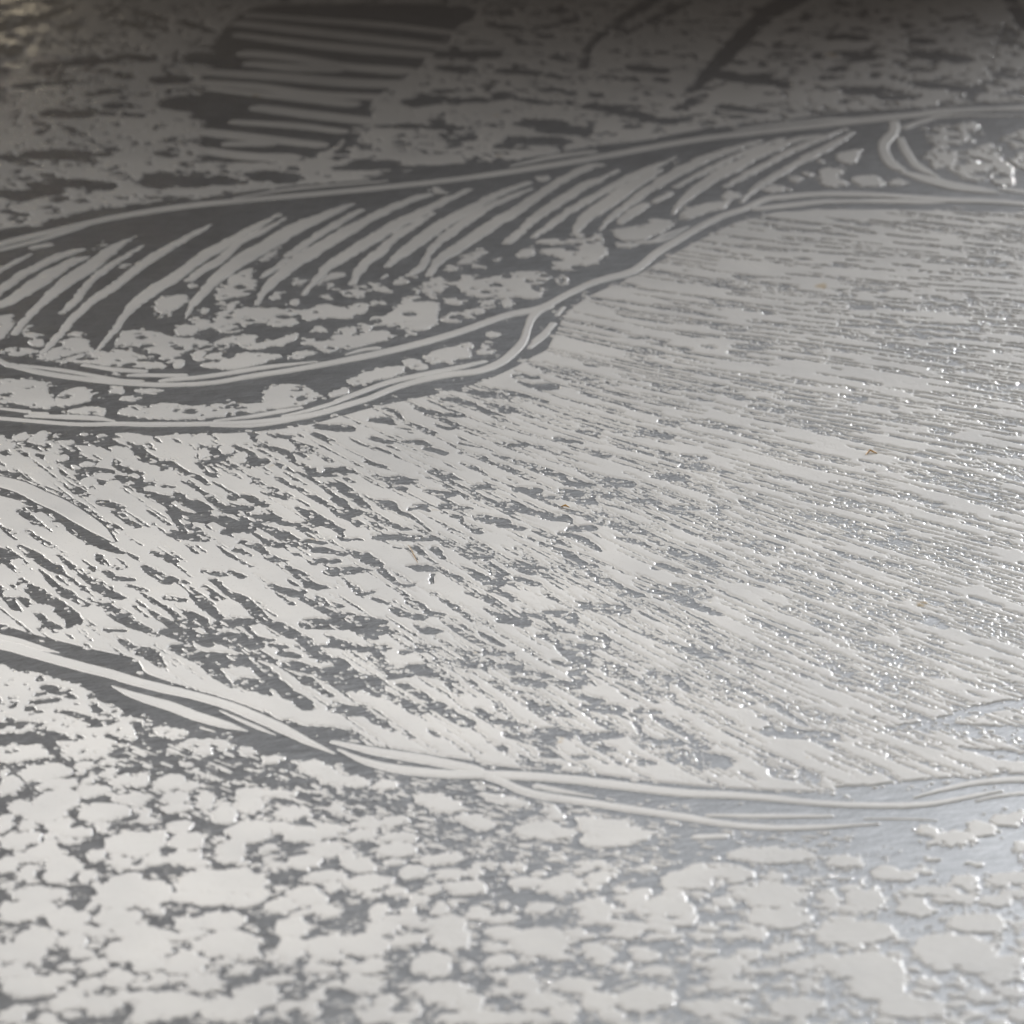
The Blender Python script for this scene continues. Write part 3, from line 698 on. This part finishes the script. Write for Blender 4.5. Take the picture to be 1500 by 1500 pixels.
 (N, "150,910 250,950 390,985", "60 105 60"), (N, "0,1130 100,1160 260,1182", "95"), (N, "200,1110 400,1120 600,1150 800,1130", "70 85 90 60"), (N, "550,985 700,1070 780,1105", "36 64 36"), (N, "640,1230 720,1240", "60"),
 (N, "765,538 870,570 1010,612", "26 44 14"), (N, "725,608 810,642", "44"), (N, "735,700 835,702", "44"), (N, "1015,678 1180,720 1290,780 1390,845", "50 48 32 22"), (N, "765,748 900,810 1060,895", "16 38 42"),
 (N, "985,398 1100,450 1200,490 1300,520 1520,565", "40 44 44 64 85"), (N, "1005,820 1160,842", "54"), (N, "925,960 1060,972", "48"), (N, "1045,1005 1150,1060 1250,1120 1420,1235", "46 74 66 60"),
 (N, "900,1050 1000,1170 1210,1202", "60"), (N, "1220,1310 1330,1350", "60"), (N, "890,1330 1020,1340", "46"), (N, "120,1340 320,1370", "60"), (N, "230,1285 320,1290", "40"), (N, "460,1300 540,1300", "40"),
 (RR, "900,200 1100,180 1300,120 1560,85", "16 40 50 60"), (RR, "900,210 1100,195 1300,215 1480,232", "16 40 60 90"), (RR, "1230,290 1400,318 1490,325", "14 50 60"), (RR, "0,330 160,350", "80"), (RR, "400,220 650,240", "60 50"), (RR, "430,400 560,420", "60"), (RR, "720,480 860,470", "60 40"),
 (RR, "700,1 940,40", "16 26"), (RR, "120,-20 320,50 540,190", "30 36 26"),
 (G, "180,455 330,490", "50 60"), (G, "430,500 560,560", "60 90"), (G, "560,445 800,450", "40 60"), (G, "530,580 680,590", "60 50"), (G, "640,640 780,660", "60 70"), (G, "800,570 950,650", "60 95"), (G, "560,780 650,830", "60 50"),
 (G, "690,720 800,750", "50"), (G, "870,700 1070,760", "70 100"), (G, "1010,490 1080,560 1230,640", "100 110 70"), (G, "750,880 900,930", "60 50"), (G, "850,950 1000,1060", "60 70"), (G, "1030,800 1200,860", "50 100"),
 (G, "1200,880 1320,960 1500,1010", "60 70 80"), (G, "1290,800 1500,930", "70 110"), (G, "1250,950 1350,1100", "60"), (G, "-300,700 0,800 150,850 300,905 450,985 600,1090 750,1190 890,1250", "70 60 60 70 110 130 100 40"),
 (G, "-300,560 0,655 120,680", "40 40 50"), (G, "120,680 330,765 480,835 640,930 720,1010 830,1110", "16 22 30 50 70 70"), (G, "200,940 330,930", "60 40"), (G, "420,1020 480,1040", "40"), (G, "200,1090 300,1160 380,1210", "40 50 30"), (G, "1120,760 1260,770", "30"), (G, "1270,1100 1400,1140", "50 80"), (G, "930,620 990,640", "40"),
 # far zone
 (T1, "910,255 1110,260", "70"), (T1, "840,455 1150,460", "95"), (T1, "700,800 860,800", "70"), (T1, "950,800 1040,800", "40"), (T1, "1150,775 1240,780", "60"),
 (T1, "380,682 470,680", "24"), (T1, "170,680 330,682", "60"), (T1, "30,690 120,720", "50"), (T1, "100,380 300,360", "24"), (T1, "600,110 700,120", "24"), (T1, "820,100 930,140", "36"),
 (T1, "730,355 790,352", "44"), (T1, "570,250 640,260", "44"), (T1, "100,110 330,30", "36 24"), (T1, "250,500 350,505", "50"), (T1, "680,770 730,772", "40"), (T1, "40,850 100,860", "60"), (T1, "150,850 220,840", "60"), (T1, "260,800 450,820", "60"), (T1, "30,930 110,945", "24"),
 (T1, "190,290 480,270", "30"), (T1, "560,500 620,510", "20"),
 (UU, "1000,690 1370,703", "40"), (UU, "830,740 760,840", "70"), (UU, "320,965 430,980", "90"), (UU, "80,970 160,1000", "50"), (UU, "1160,560 1270,545", "60"), (UU, "1280,505 1340,500", "30"), (UU, "1320,740 1390,800", "60"), (UU, "880,900 980,910", "70"),
 (UU, "-20,640 60,560", "110"), (UU, "1330,380 1420,390", "36"),
 (T2, "1065,300 1100,200 1200,110 1330,30 1420,-30", "60 40 42 52 52"), (T2, "1250,150 1400,70 1530,10", "22 28 30"), (T3, "120,320 250,180 380,60 480,0 590,-70", "80 95 95 95 95"),
 (T3, "1420,-30 1480,70 1510,130", "60 75 75"), (T3, "1050,240 1200,262", "54"), (T3, "770,400 850,402", "50"), (T3, "40,400 130,330 250,345 400,360 440,385", "56 60 54 60 50"), (T3, "-10,480 70,430", "60"),
 (T3, "180,470 340,492", "34"), (T3, "680,160 760,168", "40"), (T3, "740,260 830,250", "40"), (T3, "1040,370 1280,400", "40"), (T3, "900,430 970,430", "36"), (T3, "1390,330 1460,345", "30"), (T3, "1160,90 1230,80", "24"),
 (T2, "460,240 650,240", "44"), (T2, "920,120 1010,90", "44"), (T2, "680,112 750,122", "32"), (T2, "730,312 840,320", "34"), (T2, "330,462 490,440 630,440", "32"), (T2, "670,435 850,440", "20"),
 (T2, "190,550 490,556", "26"), (T2, "485,560 475,650", "32"), (T2, "840,542 930,545", "52"), (T2, "930,570 1030,575", "56"), (T2, "790,620 940,622", "54"), (T2, "1120,468 1430,535", "48"),
 (T2, "480,300 540,302", "36"), (T2, "940,250 960,260", "40"), (T2, "1310,300 1400,310", "40"), (T2, "0,740 300,735 560,740 800,735", "30"),
])
FAN_SLOPE = [  # photograph pixel, downhill slope of the scraped lines there
 (60, 760, .80), (150, 900, .80), (300, 720, .62), (400, 900, .72), (420, 700, .58), (550, 1000, .68), (650, 900, .68), (650, 700, .52), (620, 640, .42),
 (760, 600, .33), (900, 760, .48), (880, 640, .28), (900, 1000, .60), (850, 900, .58), (1000, 950, .52), (1000, 820, .42), (1100, 500, .13), (1200, 420, .07), (1000, 450, .14),
 (1250, 700, .24), (1250, 600, .17), (1400, 600, .15), (1400, 750, .26), (1400, 450, .06), (1200, 950, .40), (1400, 900, .33), (1100, 1050, .52), (1350, 1050, .40), (1150, 820, .36), (700, 1050, .7), (1480, 980, .33), (900, 520, .22), (1000, 600, .22)]
# ------------------------------------------------------------------ build the coating's outline field
def slope(u, v):
    s = w = 0.0
    for a, b, k in FAN_SLOPE:
        q = 1.0 / ((u - a) ** 2 + (1.6 * (v - b)) ** 2 + 400) ** 1.5
        s += q * k; w += q
    return s / w

def streak(u, v, length, step=4):
    "a short line that follows the fan direction through a pixel"
    pts = [(u, v)]
    for sgn in (1, -1):
        x, y = u, v
        for _ in range(step // 2):
            k = slope(x, y); n = math.hypot(1, k); d = length / step
            x += sgn * d / n; y += sgn * d * k / n
            if sgn > 0: pts.append((x, y))
            else: pts.insert(0, (x, y))
    return pts

n_big = vnoise(2.6, 1); n_mid = vnoise(1.1, 2); n_fine = vnoise(0.45, 3)
edge_noise = .16 * n_big + .18 * n_mid + .17 * n_fine
n_wide = vnoise(9.0, 5)

def field():
    return np.full(X.shape, NEG, np.float32)

def inside_poly(u, v, poly):
    ins = False
    for i in range(len(poly)):
        ax, ay = poly[i - 1]; bx, by = poly[i]
        if (ay > v) != (by > v) and u < (bx - ax) * (v - ay) / (by - ay) + ax:
            ins = not ins
    return ins

# fan zone and far zone: coated, then scraped
F = field()
stamp_poly(F, ZONE_FAN, 1, 4.0)
Cv = field()
for p, w in CARVES:
    stamp_chain(Cv, p, [k * .85 for k in w], 3)
# thin scraped lines of the fan, long and dense towards the right
lines = []
rr = random.Random(5)
tries = 0
while len(lines) < 2900 and tries < 60000:
    tries += 1
    u = rr.uniform(-880, 2380); v = rr.uniform(312, 1140)
    if not inside_poly(u, v, ZONE_FAN): continue
    dens = .05 + .80 * min(1, max(0, (u - 420) / 480)) + (.35 if v < 620 and u > 850 else 0)
    if v > 1010: dens *= .7
    if rr.random() > dens: continue
    Ls = rr.uniform(40, 190) * (1.0 if v > 450 else .8)
    k = rr.random()
    w0 = rr.uniform(1.8, 4.0) if k < .74 else rr.uniform(4, 9)
    if k >= .74: Ls = rr.uniform(18, 60)
    w0 *= .55 + .5 * (v - 300) / 700
    pts = streak(u, v, Ls, 6)
    lines.append(pts)
    ws = [w0 * rr.uniform(.3, 1.25) for _ in pts]
    ws[0] *= .4; ws[-1] *= .3
    stamp_chain(Cv, pts, ws, 2)
# short ragged scrapes at the left
for _ in range(560):
    u = rr.uniform(-880, 560); v = rr.uniform(640, 1010)
    if not inside_poly(u, v, ZONE_FAN): continue
    w0 = rr.uniform(2.0, 6.5)
    pts = streak(u, v, rr.uniform(8, 46), 4)
    stamp_chain(Cv, pts, [w0 * rr.uniform(.3, 1.2) for _ in pts], 2)
for _ in range(170):
    u = rr.uniform(-220, 470); v = 638 + 75 * rr.random() ** 1.3
    w0 = rr.uniform(3, 10)
    stamp_chain(Cv, streak(u, v, rr.uniform(6, 34), 4), [w0 * .5, w0, w0 * rr.uniform(.5, 1), w0 * .7, w0 * .3], 2)
# roundish bare gaps
for _ in range(700):
    u = rr.uniform(-200, 1700); v = rr.uniform(320, 1130)
    if not inside_poly(u, v, ZONE_FAN): continue
    if u < 850 and rr.random() < .75: continue
    s = rr.uniform(.35, 1.0) * (1.0 if u < 900 else .8)
    k = slope(u, v)
    if rr.random() < .75:
        w0 = rr.uniform(4, 10) * s * (.45 + .65 * (v - 300) / 700)
        stamp_chain(Cv, streak(u, v, rr.uniform(8, 30), 4), [w0 * .3, w0 * .8, w0, w0 * .8, w0 * .5], 2)
kx = np.clip((X + 20) / 70, 0, 1)
drag = (1 - kx) * vnoise(1.15, 41, .28, 1.2, R(-57)) + kx * vnoise(1.05, 42, .28, 1.2, R(-33))
F = np.minimum(F, -(Cv + .30 * drag + .16 * n_mid + .17 * n_fine))
del kx, drag
# a second, finer raggedness where the lines were dragged
fx = field()
stamp_poly(fx, ZONE_FAR, 1, 4.0)
bare = field()
stamp_poly(bare, ZONE_BARE, 2, 2.0)
fx = np.minimum(fx, -(bare + edge_noise * 2))
cf = field()
n_a = vnoise(5.0, 21); n_b = vnoise(2.2, 22)
for p, w in CARVES:
    if max(q[1] for q in p) < 330:
        stamp_chain(cf, p, [k * .78 for k in w], 3)
for _ in range(860):
    u = rr.uniform(-880, 2380); v = -60 + 390 * rr.random() ** .8
    cx, cy = mm(u, v)
    a = rr.choice((.8, 1.2, 1.6, 2.2, 3.0)) * rr.uniform(.6, 1.3)
    stamp_ellipse_mm(cf, float(cx), float(cy), a * rr.uniform(.8, 1.5), a * rr.uniform(.8, 1.7), rr.uniform(-.7, .7))
fx = np.minimum(fx, -(cf + .35 * n_b + .35 * n_mid + 1.5 * edge_noise))
fx = np.minimum(fx, (n_a * 1.0 + n_b * .9 + n_mid * .5 + .3 * n_fine + .66) * 1.5)
np.maximum(F, fx, out=F)
del fx, cf, bare
# outlined patches and droplets
Pf = field()
for p in PATCHES:
    stamp_poly(Pf, p, 2)
for crop, lst in SMALL:
    for x, y, w, h in lst:
        stamp_ellipse(Pf, crop[0] + x * crop[2], crop[1] + y * crop[2], w * crop[2], h * crop[2])
far_k = np.clip((Y - 640) / 240, 0, 1)
near_k = np.clip((530 - Y) / 70, 0, 1)
n_far = .55 * n_a + .55 * n_b + .25 * n_mid
Pf += np.where(Pf > NEG + .1, edge_noise * 1.9 + far_k * (2.0 * n_far - .25) + near_k * (.40 * n_big + .30 * n_mid), 0)
pc = field()
for p, w in CARVES:
    if min(q[0] for q in p) < 330 and max(q[1] for q in p) > 1000:
        stamp_chain(pc, p, w, 3)
Pf = np.minimum(Pf, -(pc + edge_noise))
hf = field()
for _ in range(1900):
    u = rr.uniform(-200, 1000); v = rr.uniform(350, 625)
    if rr.random() < .2: u = rr.uniform(1330, 1700); v = rr.uniform(165, 275)
    cx, cy = mm(u, v)
    a = .35 + 1.1 * rr.random() ** 2.5
    if rr.random() < .22:
        cx, cy = mm(rr.uniform(-230, 330), rr.uniform(985, 1110)); a *= .55
    stamp_ellipse_mm(hf, float(cx), float(cy), a * rr.uniform(.7, 1.8), a * rr.uniform(.8, 2.0), rr.uniform(-.9, .9))
Pf = np.minimum(Pf, -(hf + edge_noise + .3 * n_far))
del hf
np.maximum(F, Pf, out=F)
del Pf, pc
# random droplets over the near zone
nd_ = 0
for _ in range(22000):
    u = rr.uniform(-890, 2390); v = 1090 + 530 * rr.random() ** .8
    if not inside_poly(u, v, ZONE_NEAR): continue
    cx, cy = mm(u, v)
    a = min(1.9, .16 * (1 - rr.random()) ** -.62)
    if u > 900 and v < 1290 and rr.random() < .75: continue
    if rr.random() < .35 and v < 1250: continue
    if u < 560 and 1110 < v < 1190 and a > .4 and rr.random() < .8: continue
    nd_ += 1
    if nd_ > 5900: break
    stamp_ellipse_mm(F, float(cx), float(cy), a * rr.uniform(1.0, 1.7), a * rr.uniform(.7, 1.0), rr.uniform(-.5, .5))
for _ in range(620):
    u = rr.uniform(820, 1740); v = rr.uniform(1265, 1615)
    cx, cy = mm(u, v)
    a = .25 + 1.2 * rr.random() ** 2
    stamp_ellipse_mm(F, float(cx), float(cy), a * rr.uniform(1.0, 1.6), a * rr.uniform(.7, 1.1), rr.uniform(-.6, .6))
# short dragged flecks in the band under the lower double line
for _ in range(900):
    u = rr.uniform(150, 1250); v = 1090 + (u - 150) * .12 + rr.uniform(-10, 95)
    k = .30 - (u - 600) * .0003
    ln = rr.uniform(2, 16); w0 = rr.uniform(1.2, 5.5) * (.5 if rr.random() < .6 else 1)
    if u > 980 and rr.random() < .6: continue
    stamp_chain(F, [(u - ln / 2, v - ln / 2 * k), (u + ln / 2, v + ln / 2 * k)], [w0, w0 * .7], 1)
# islands in the scraped band at the left
for _ in range(420):
    u = rr.uniform(-240, 520); v = rr.uniform(636, 1000)
    if not inside_poly(u, v, ZONE_FAN): continue
    pts = streak(u, v, rr.uniform(3, 14), 2)
    w0 = rr.uniform(1.5, 5)
    stamp_chain(F, pts, [w0 * .5, w0, w0 * .6], 1)
# beads left standing along the scraped lines and crumbs along every edge
def crumbs(cond_lo, cond_hi, n, rmin, rmax, seed):
    g = np.random.default_rng(seed)
    ii = g.integers(0, NV, n * 12); jj = g.integers(0, NU, n * 12)
    f = F[ii, jj]
    ok = np.nonzero((f > cond_lo) & (f < cond_hi))[0][:n]
    for k in ok:
        r = float(rmin + (rmax - rmin) * g.random() ** 2.2)
        x, y = float(X[ii[k], jj[k]]), float(Y[ii[k], jj[k]])
        r *= max(1.0, y / 560) ** 2
        stamp_ellipse_mm(F, x, y, r * (1 + .8 * g.random()), r, g.random() * 1.2 - .6)
for pts in lines:
    if rr.random() < .85:
        for _ in range(rr.randint(5, 20)):
            a = rr.randrange(len(pts) - 1); t = rr.random()
            u = pts[a][0] * (1 - t) + pts[a + 1][0] * t + rr.gauss(0, 1.2); v = pts[a][1] * (1 - t) + pts[a + 1][1] * t + rr.gauss(0, 1.6)
            cx, cy = mm(u, v)
            r = rr.uniform(.10, .30)
            stamp_ellipse_mm(F, float(cx), float(cy), r * rr.uniform(1, 2.4), r, -.5)
crumbs(-.55, -.05, 9000, .09, .42, 77)
crumbs(-1.6, -.5, 900, .10, .30, 78)
crumbs(-.4, .1, 5000, .14, .55, 79)
crumbs(-1.2, -.3, 2500, .10, .45, 80)

# long smooth lines keep a clear bare channel beside them
rows_cols = []
def own_field(p, w, rough):
    x, y, r = chain_mm(p, w, 6)
    m = r.max() + 1.2
    r0, r1, c0, c1 = window(x.min() - m, x.max() + m, y.min() - m, y.max() + m)
    f = np.full((r1 - r0, c1 - c0), NEG, np.float32)
    stamp_chain(f, p, w, 6, (r0, c0))
    f += np.where(f > NEG + .1, (edge_noise[r0:r1, c0:c1] + .6 * (rough > .7) * (far_k[r0:r1, c0:c1] * n_far[r0:r1, c0:c1])) * rough, 0)
    return f, r0, c0

def gather(items, rough, gap):
    out = []
    for p, w in items:
        f, r0, c0 = own_field(p, w, rough)
        if f.size == 0: continue
        if gap is not None:
            W = F[r0:r0 + f.shape[0], c0:c0 + f.shape[1]]
            np.minimum(W, np.where(f > NEG + .1, -(f + gap + .3 * edge_noise[r0:r0 + f.shape[0], c0:c0 + f.shape[1]]), W), out=W)
        out.append((f, r0, c0))
    return out

big_leaf = parse([(G, "-500,560 -80,700 0,725 150,770 300,840 450,910 600,1000 720,1080 830,1165", "60 74 82 92 102 110 108 88 20")])
f_outlines = gather(OUTLINES, .25, .70)
f_lines = gather(LINES, .3, .35)
f_feathers = gather([(p, [k * .74 for k in w]) for p, w in FEATHERS], 1.05, .25)
f_hatch = gather(HATCH, .7, None)
f_leaf = gather(big_leaf, .3, .55)
del Cv

# ------------------------------------------------------------------ relief meshes
H_MM = 0.27
n_top = vnoise(4.0, 31) * .8 + vnoise(1.3, 32) * .7
crease = vnoise(4.6, 33) + .5 * vnoise(1.7, 34) + .2 * n_fine
n_top -= 2.4 * np.exp(-(crease / .055) ** 2) * (vnoise(9.0, 35) > -.1)
del crease
row_step = np.abs(np.gradient(Y[:, NU // 2])).astype(np.float32)[:, None]

def relief(f, r0, c0, height):
    "height in mm of a coating whose inward distance is f: rounded shoulder, faint raised rim, nearly flat top"
    bev = np.maximum(np.float32(.24), 1.3 * row_step[r0:r0 + f.shape[0]])
    height = height * (1 - .22 * np.clip((520 - Y[r0:r0 + f.shape[0], c0:c0 + f.shape[1]]) / 70, 0, 1))
    t = np.clip(f / bev, 0, 1)
    s = np.clip(f / np.float32(.95), 0, 1)
    z = height * (.62 * np.sqrt(1 - (1 - t) ** 2) + .38 * (1 - (1 - s) ** 2))
    z += np.where(f > 0, t * n_top[r0:r0 + f.shape[0], c0:c0 + f.shape[1]] * .018, 0)
    z = np.where(f <= 0, np.maximum(f * 1.2, -.6), z)
    return z

def mesh_from_cells(name, cells_mask, z, r0, c0, mat, parent):
    ci, cj = np.nonzero(cells_mask)
    if len(ci) == 0:
        return None
    ncol = z.shape[1]
    quad = np.stack([ci * ncol + cj, (ci + 1) * ncol + cj, (ci + 1) * ncol + cj + 1, ci * ncol + cj + 1], 1)
    used, inv = np.unique(quad.ravel(), return_inverse=True)
    vi, vj = used // ncol, used % ncol
    co = np.empty((len(used), 3), np.float32)
    co[:, 0] = X[r0 + vi, c0 + vj] / 1000
    co[:, 1] = Y[r0 + vi, c0 + vj] / 1000
    co[:, 2] = z[vi, vj] / 1000
    me = bpy.data.meshes.new(name)
    nq = len(quad)
    me.vertices.add(len(used)); me.vertices.foreach_set("co", co.ravel())
    me.loops.add(nq * 4); me.loops.foreach_set("vertex_index", inv.astype(np.int32).ravel())
    me.polygons.add(nq)
    me.polygons.foreach_set("loop_start", np.arange(0, nq * 4, 4, dtype=np.int32))
    me.polygons.foreach_set("use_smooth", np.ones(nq, bool))
    me.update(calc_edges=True)
    me.materials.append(mat)
    o = bpy.data.objects.new(name, me)
    COL.objects.link(o)
    o.parent = parent
    return o

def cells(f):
    p = f > 0
    return p[:-1, :-1] | p[1:, :-1] | p[:-1, 1:] | p[1:, 1:]

plate = bpy.data.objects.new("printing_plate", None)
COL.objects.link(plate)
plate["label"] = "grey metal printing plate with a raised pale leaf and streak pattern"
plate["category"] = "printing plate"

def box(name, x0, x1, y0, y1, z0, z1, mat, parent=None):
    v = [(x, y, z) for z in (z0, z1) for y in (y0, y1) for x in (x0, x1)]
    f = [(0, 2, 3, 1), (4, 5, 7, 6), (0, 1, 5, 4), (2, 6, 7, 3), (0, 4, 6, 2), (1, 3, 7, 5)]
    me = bpy.data.meshes.new(name)
    me.from_pydata(v, [], f)
    me.materials.append(mat)
    o = bpy.data.objects.new(name, me)
    COL.objects.link(o)
    o.parent = parent
    return o

box("metal_sheet", -0.62, 0.62, 0.33, 1.62, -0.004, 0.0, M_METAL, plate)
table = box("tabletop", -1.6, 1.6, -0.2, 2.6, -0.045, -0.0045, M_WOOD)
table["kind"] = "structure"

for nm, items, hh in (("outline_ridge", f_outlines, .25), ("fine_line", f_lines, .21), ("feather_stroke", f_feathers, .25), ("hatch_line", f_hatch, .24), ("leaf_blade", f_leaf, .25)):
    for f, r0, c0 in items:
        mesh_from_cells(nm, cells(f), relief(f, r0, c0, hh), r0, c0, M_COAT, plate)

# connected pieces of the coating: the hundred largest are parts, the crumbs one mass
pos = F > 0
runs = []            # row, start, end
row_first = np.zeros(NV + 1, np.int64)
d = np.diff(np.pad(pos.astype(np.int8), ((0, 0), (1, 1))), axis=1)
rs, cs = np.nonzero(d == 1); re_, ce = np.nonzero(d == -1)
nr = len(rs)
parent_ = np.arange(nr)
par = parent_.tolist()
def find(a):
    while par[a] != a:
        par[a] = par[par[a]]; a = par[a]
    return a
start = np.searchsorted(rs, np.arange(NV + 1)).tolist()
csl, cel = cs.tolist(), ce.tolist()
for r in range(1, NV):
    i, i1 = start[r - 1], start[r]
    j, j1 = start[r], start[r + 1]
    while i < i1 and j < j1:
        if cel[i] <= csl[j]: i += 1
        elif cel[j] <= csl[i]: j += 1
        else:
            a, b = find(i), find(j)
            if a != b: par[max(a, b)] = min(a, b)
            if cel[i] < cel[j]: i += 1
            else: j += 1
root = np.array([find(k) for k in range(nr)])
length = ce - cs
size = np.bincount(root, weights=length, minlength=nr)
order = np.argsort(-size)[:99]
rank = np.full(nr, 99, np.int32)
rank[order] = np.arange(99)
lab = np.full(F.shape, -1, np.int16)
rl = rank[root]
for k in range(nr):
    lab[rs[k], csl[k]:cel[k]] = rl[k]
cell_lab = np.maximum(np.maximum(lab[:-1, :-1], lab[1:, :-1]), np.maximum(lab[:-1, 1:], lab[1:, 1:]))
Z = relief(F, 0, 0, H_MM)
for k in range(100):
    m = cell_lab == k
    rr_, cc_ = np.nonzero(m.any(1))[0], np.nonzero(m.any(0))[0]
    if len(rr_) == 0: continue
    a, b, c, e = rr_[0], rr_[-1] + 1, cc_[0], cc_[-1] + 1
    o = mesh_from_cells("raised_patch" if k < 99 else "raised_crumbs", m[a:b, c:e], Z[a:b + 1, c:e + 1], a, c, M_COAT, plate)
    if k == 99 and o: o["kind"] = "stuff"

# ------------------------------------------------------------------ loose ochre fibres lying on the plate
def fibre(name, pts, rad, label):
    bm_v = []; faces = []
    n = 6
    p = [np.array([*[float(c) for c in to_plate(u, v)], z]) for u, v, z in pts]
    for i, q in enumerate(p):
        t = p[min(i + 1, len(p) - 1)] - p[max(i - 1, 0)]
        t /= np.linalg.norm(t)
        s = np.cross(t, (0, 0, 1)); s /= np.linalg.norm(s) + 1e-9
        w = np.cross(s, t)
        r = rad * (0.45 if i in (0, len(p) - 1) else 1)
        for k in range(n):
            an = 2 * math.pi * k / n
            bm_v.append(tuple(q + r * (math.cos(an) * s + math.sin(an) * w)))
    for i in range(len(p) - 1):
        for k in range(n):
            faces.append((i * n + k, i * n + (k + 1) % n, (i + 1) * n + (k + 1) % n, (i + 1) * n + k))
    faces.append(tuple(range(n))); faces.append(tuple(range((len(p) - 1) * n, len(p) * n)))
    me = bpy.data.meshes.new(name)
    me.from_pydata(bm_v, [], faces)
    me.polygons.foreach_set("use_smooth", [True] * len(faces))
    me.materials.append(M_FIBRE)
    o = bpy.data.objects.new(name, me)
    COL.objects.link(o)
    o["label"] = label; o["category"] = "fibre"; o["group"] = "loose fibres on the plate"
h0 = .00029
fibre("loose_fibre", [(1268, 668, h0), (1274, 663, h0 + .0003), (1279, 664.5, h0 + .0002), (1285, 666, h0)], .00022, "ochre bent fibre on the streaked right half of the plate")
fibre("loose_fibre", [(598, 800, h0), (603, 808, h0 + .0001), (607, 817, h0), (612, 826, h0)], .00007, "thin brown hair crossing a smooth patch near the middle of the plate")
fibre("loose_fibre", [(822, 744, h0), (828, 743, h0 + .0002), (834, 745, h0)], .00022, "short ochre fibre stuck between two dark streaks above the middle")
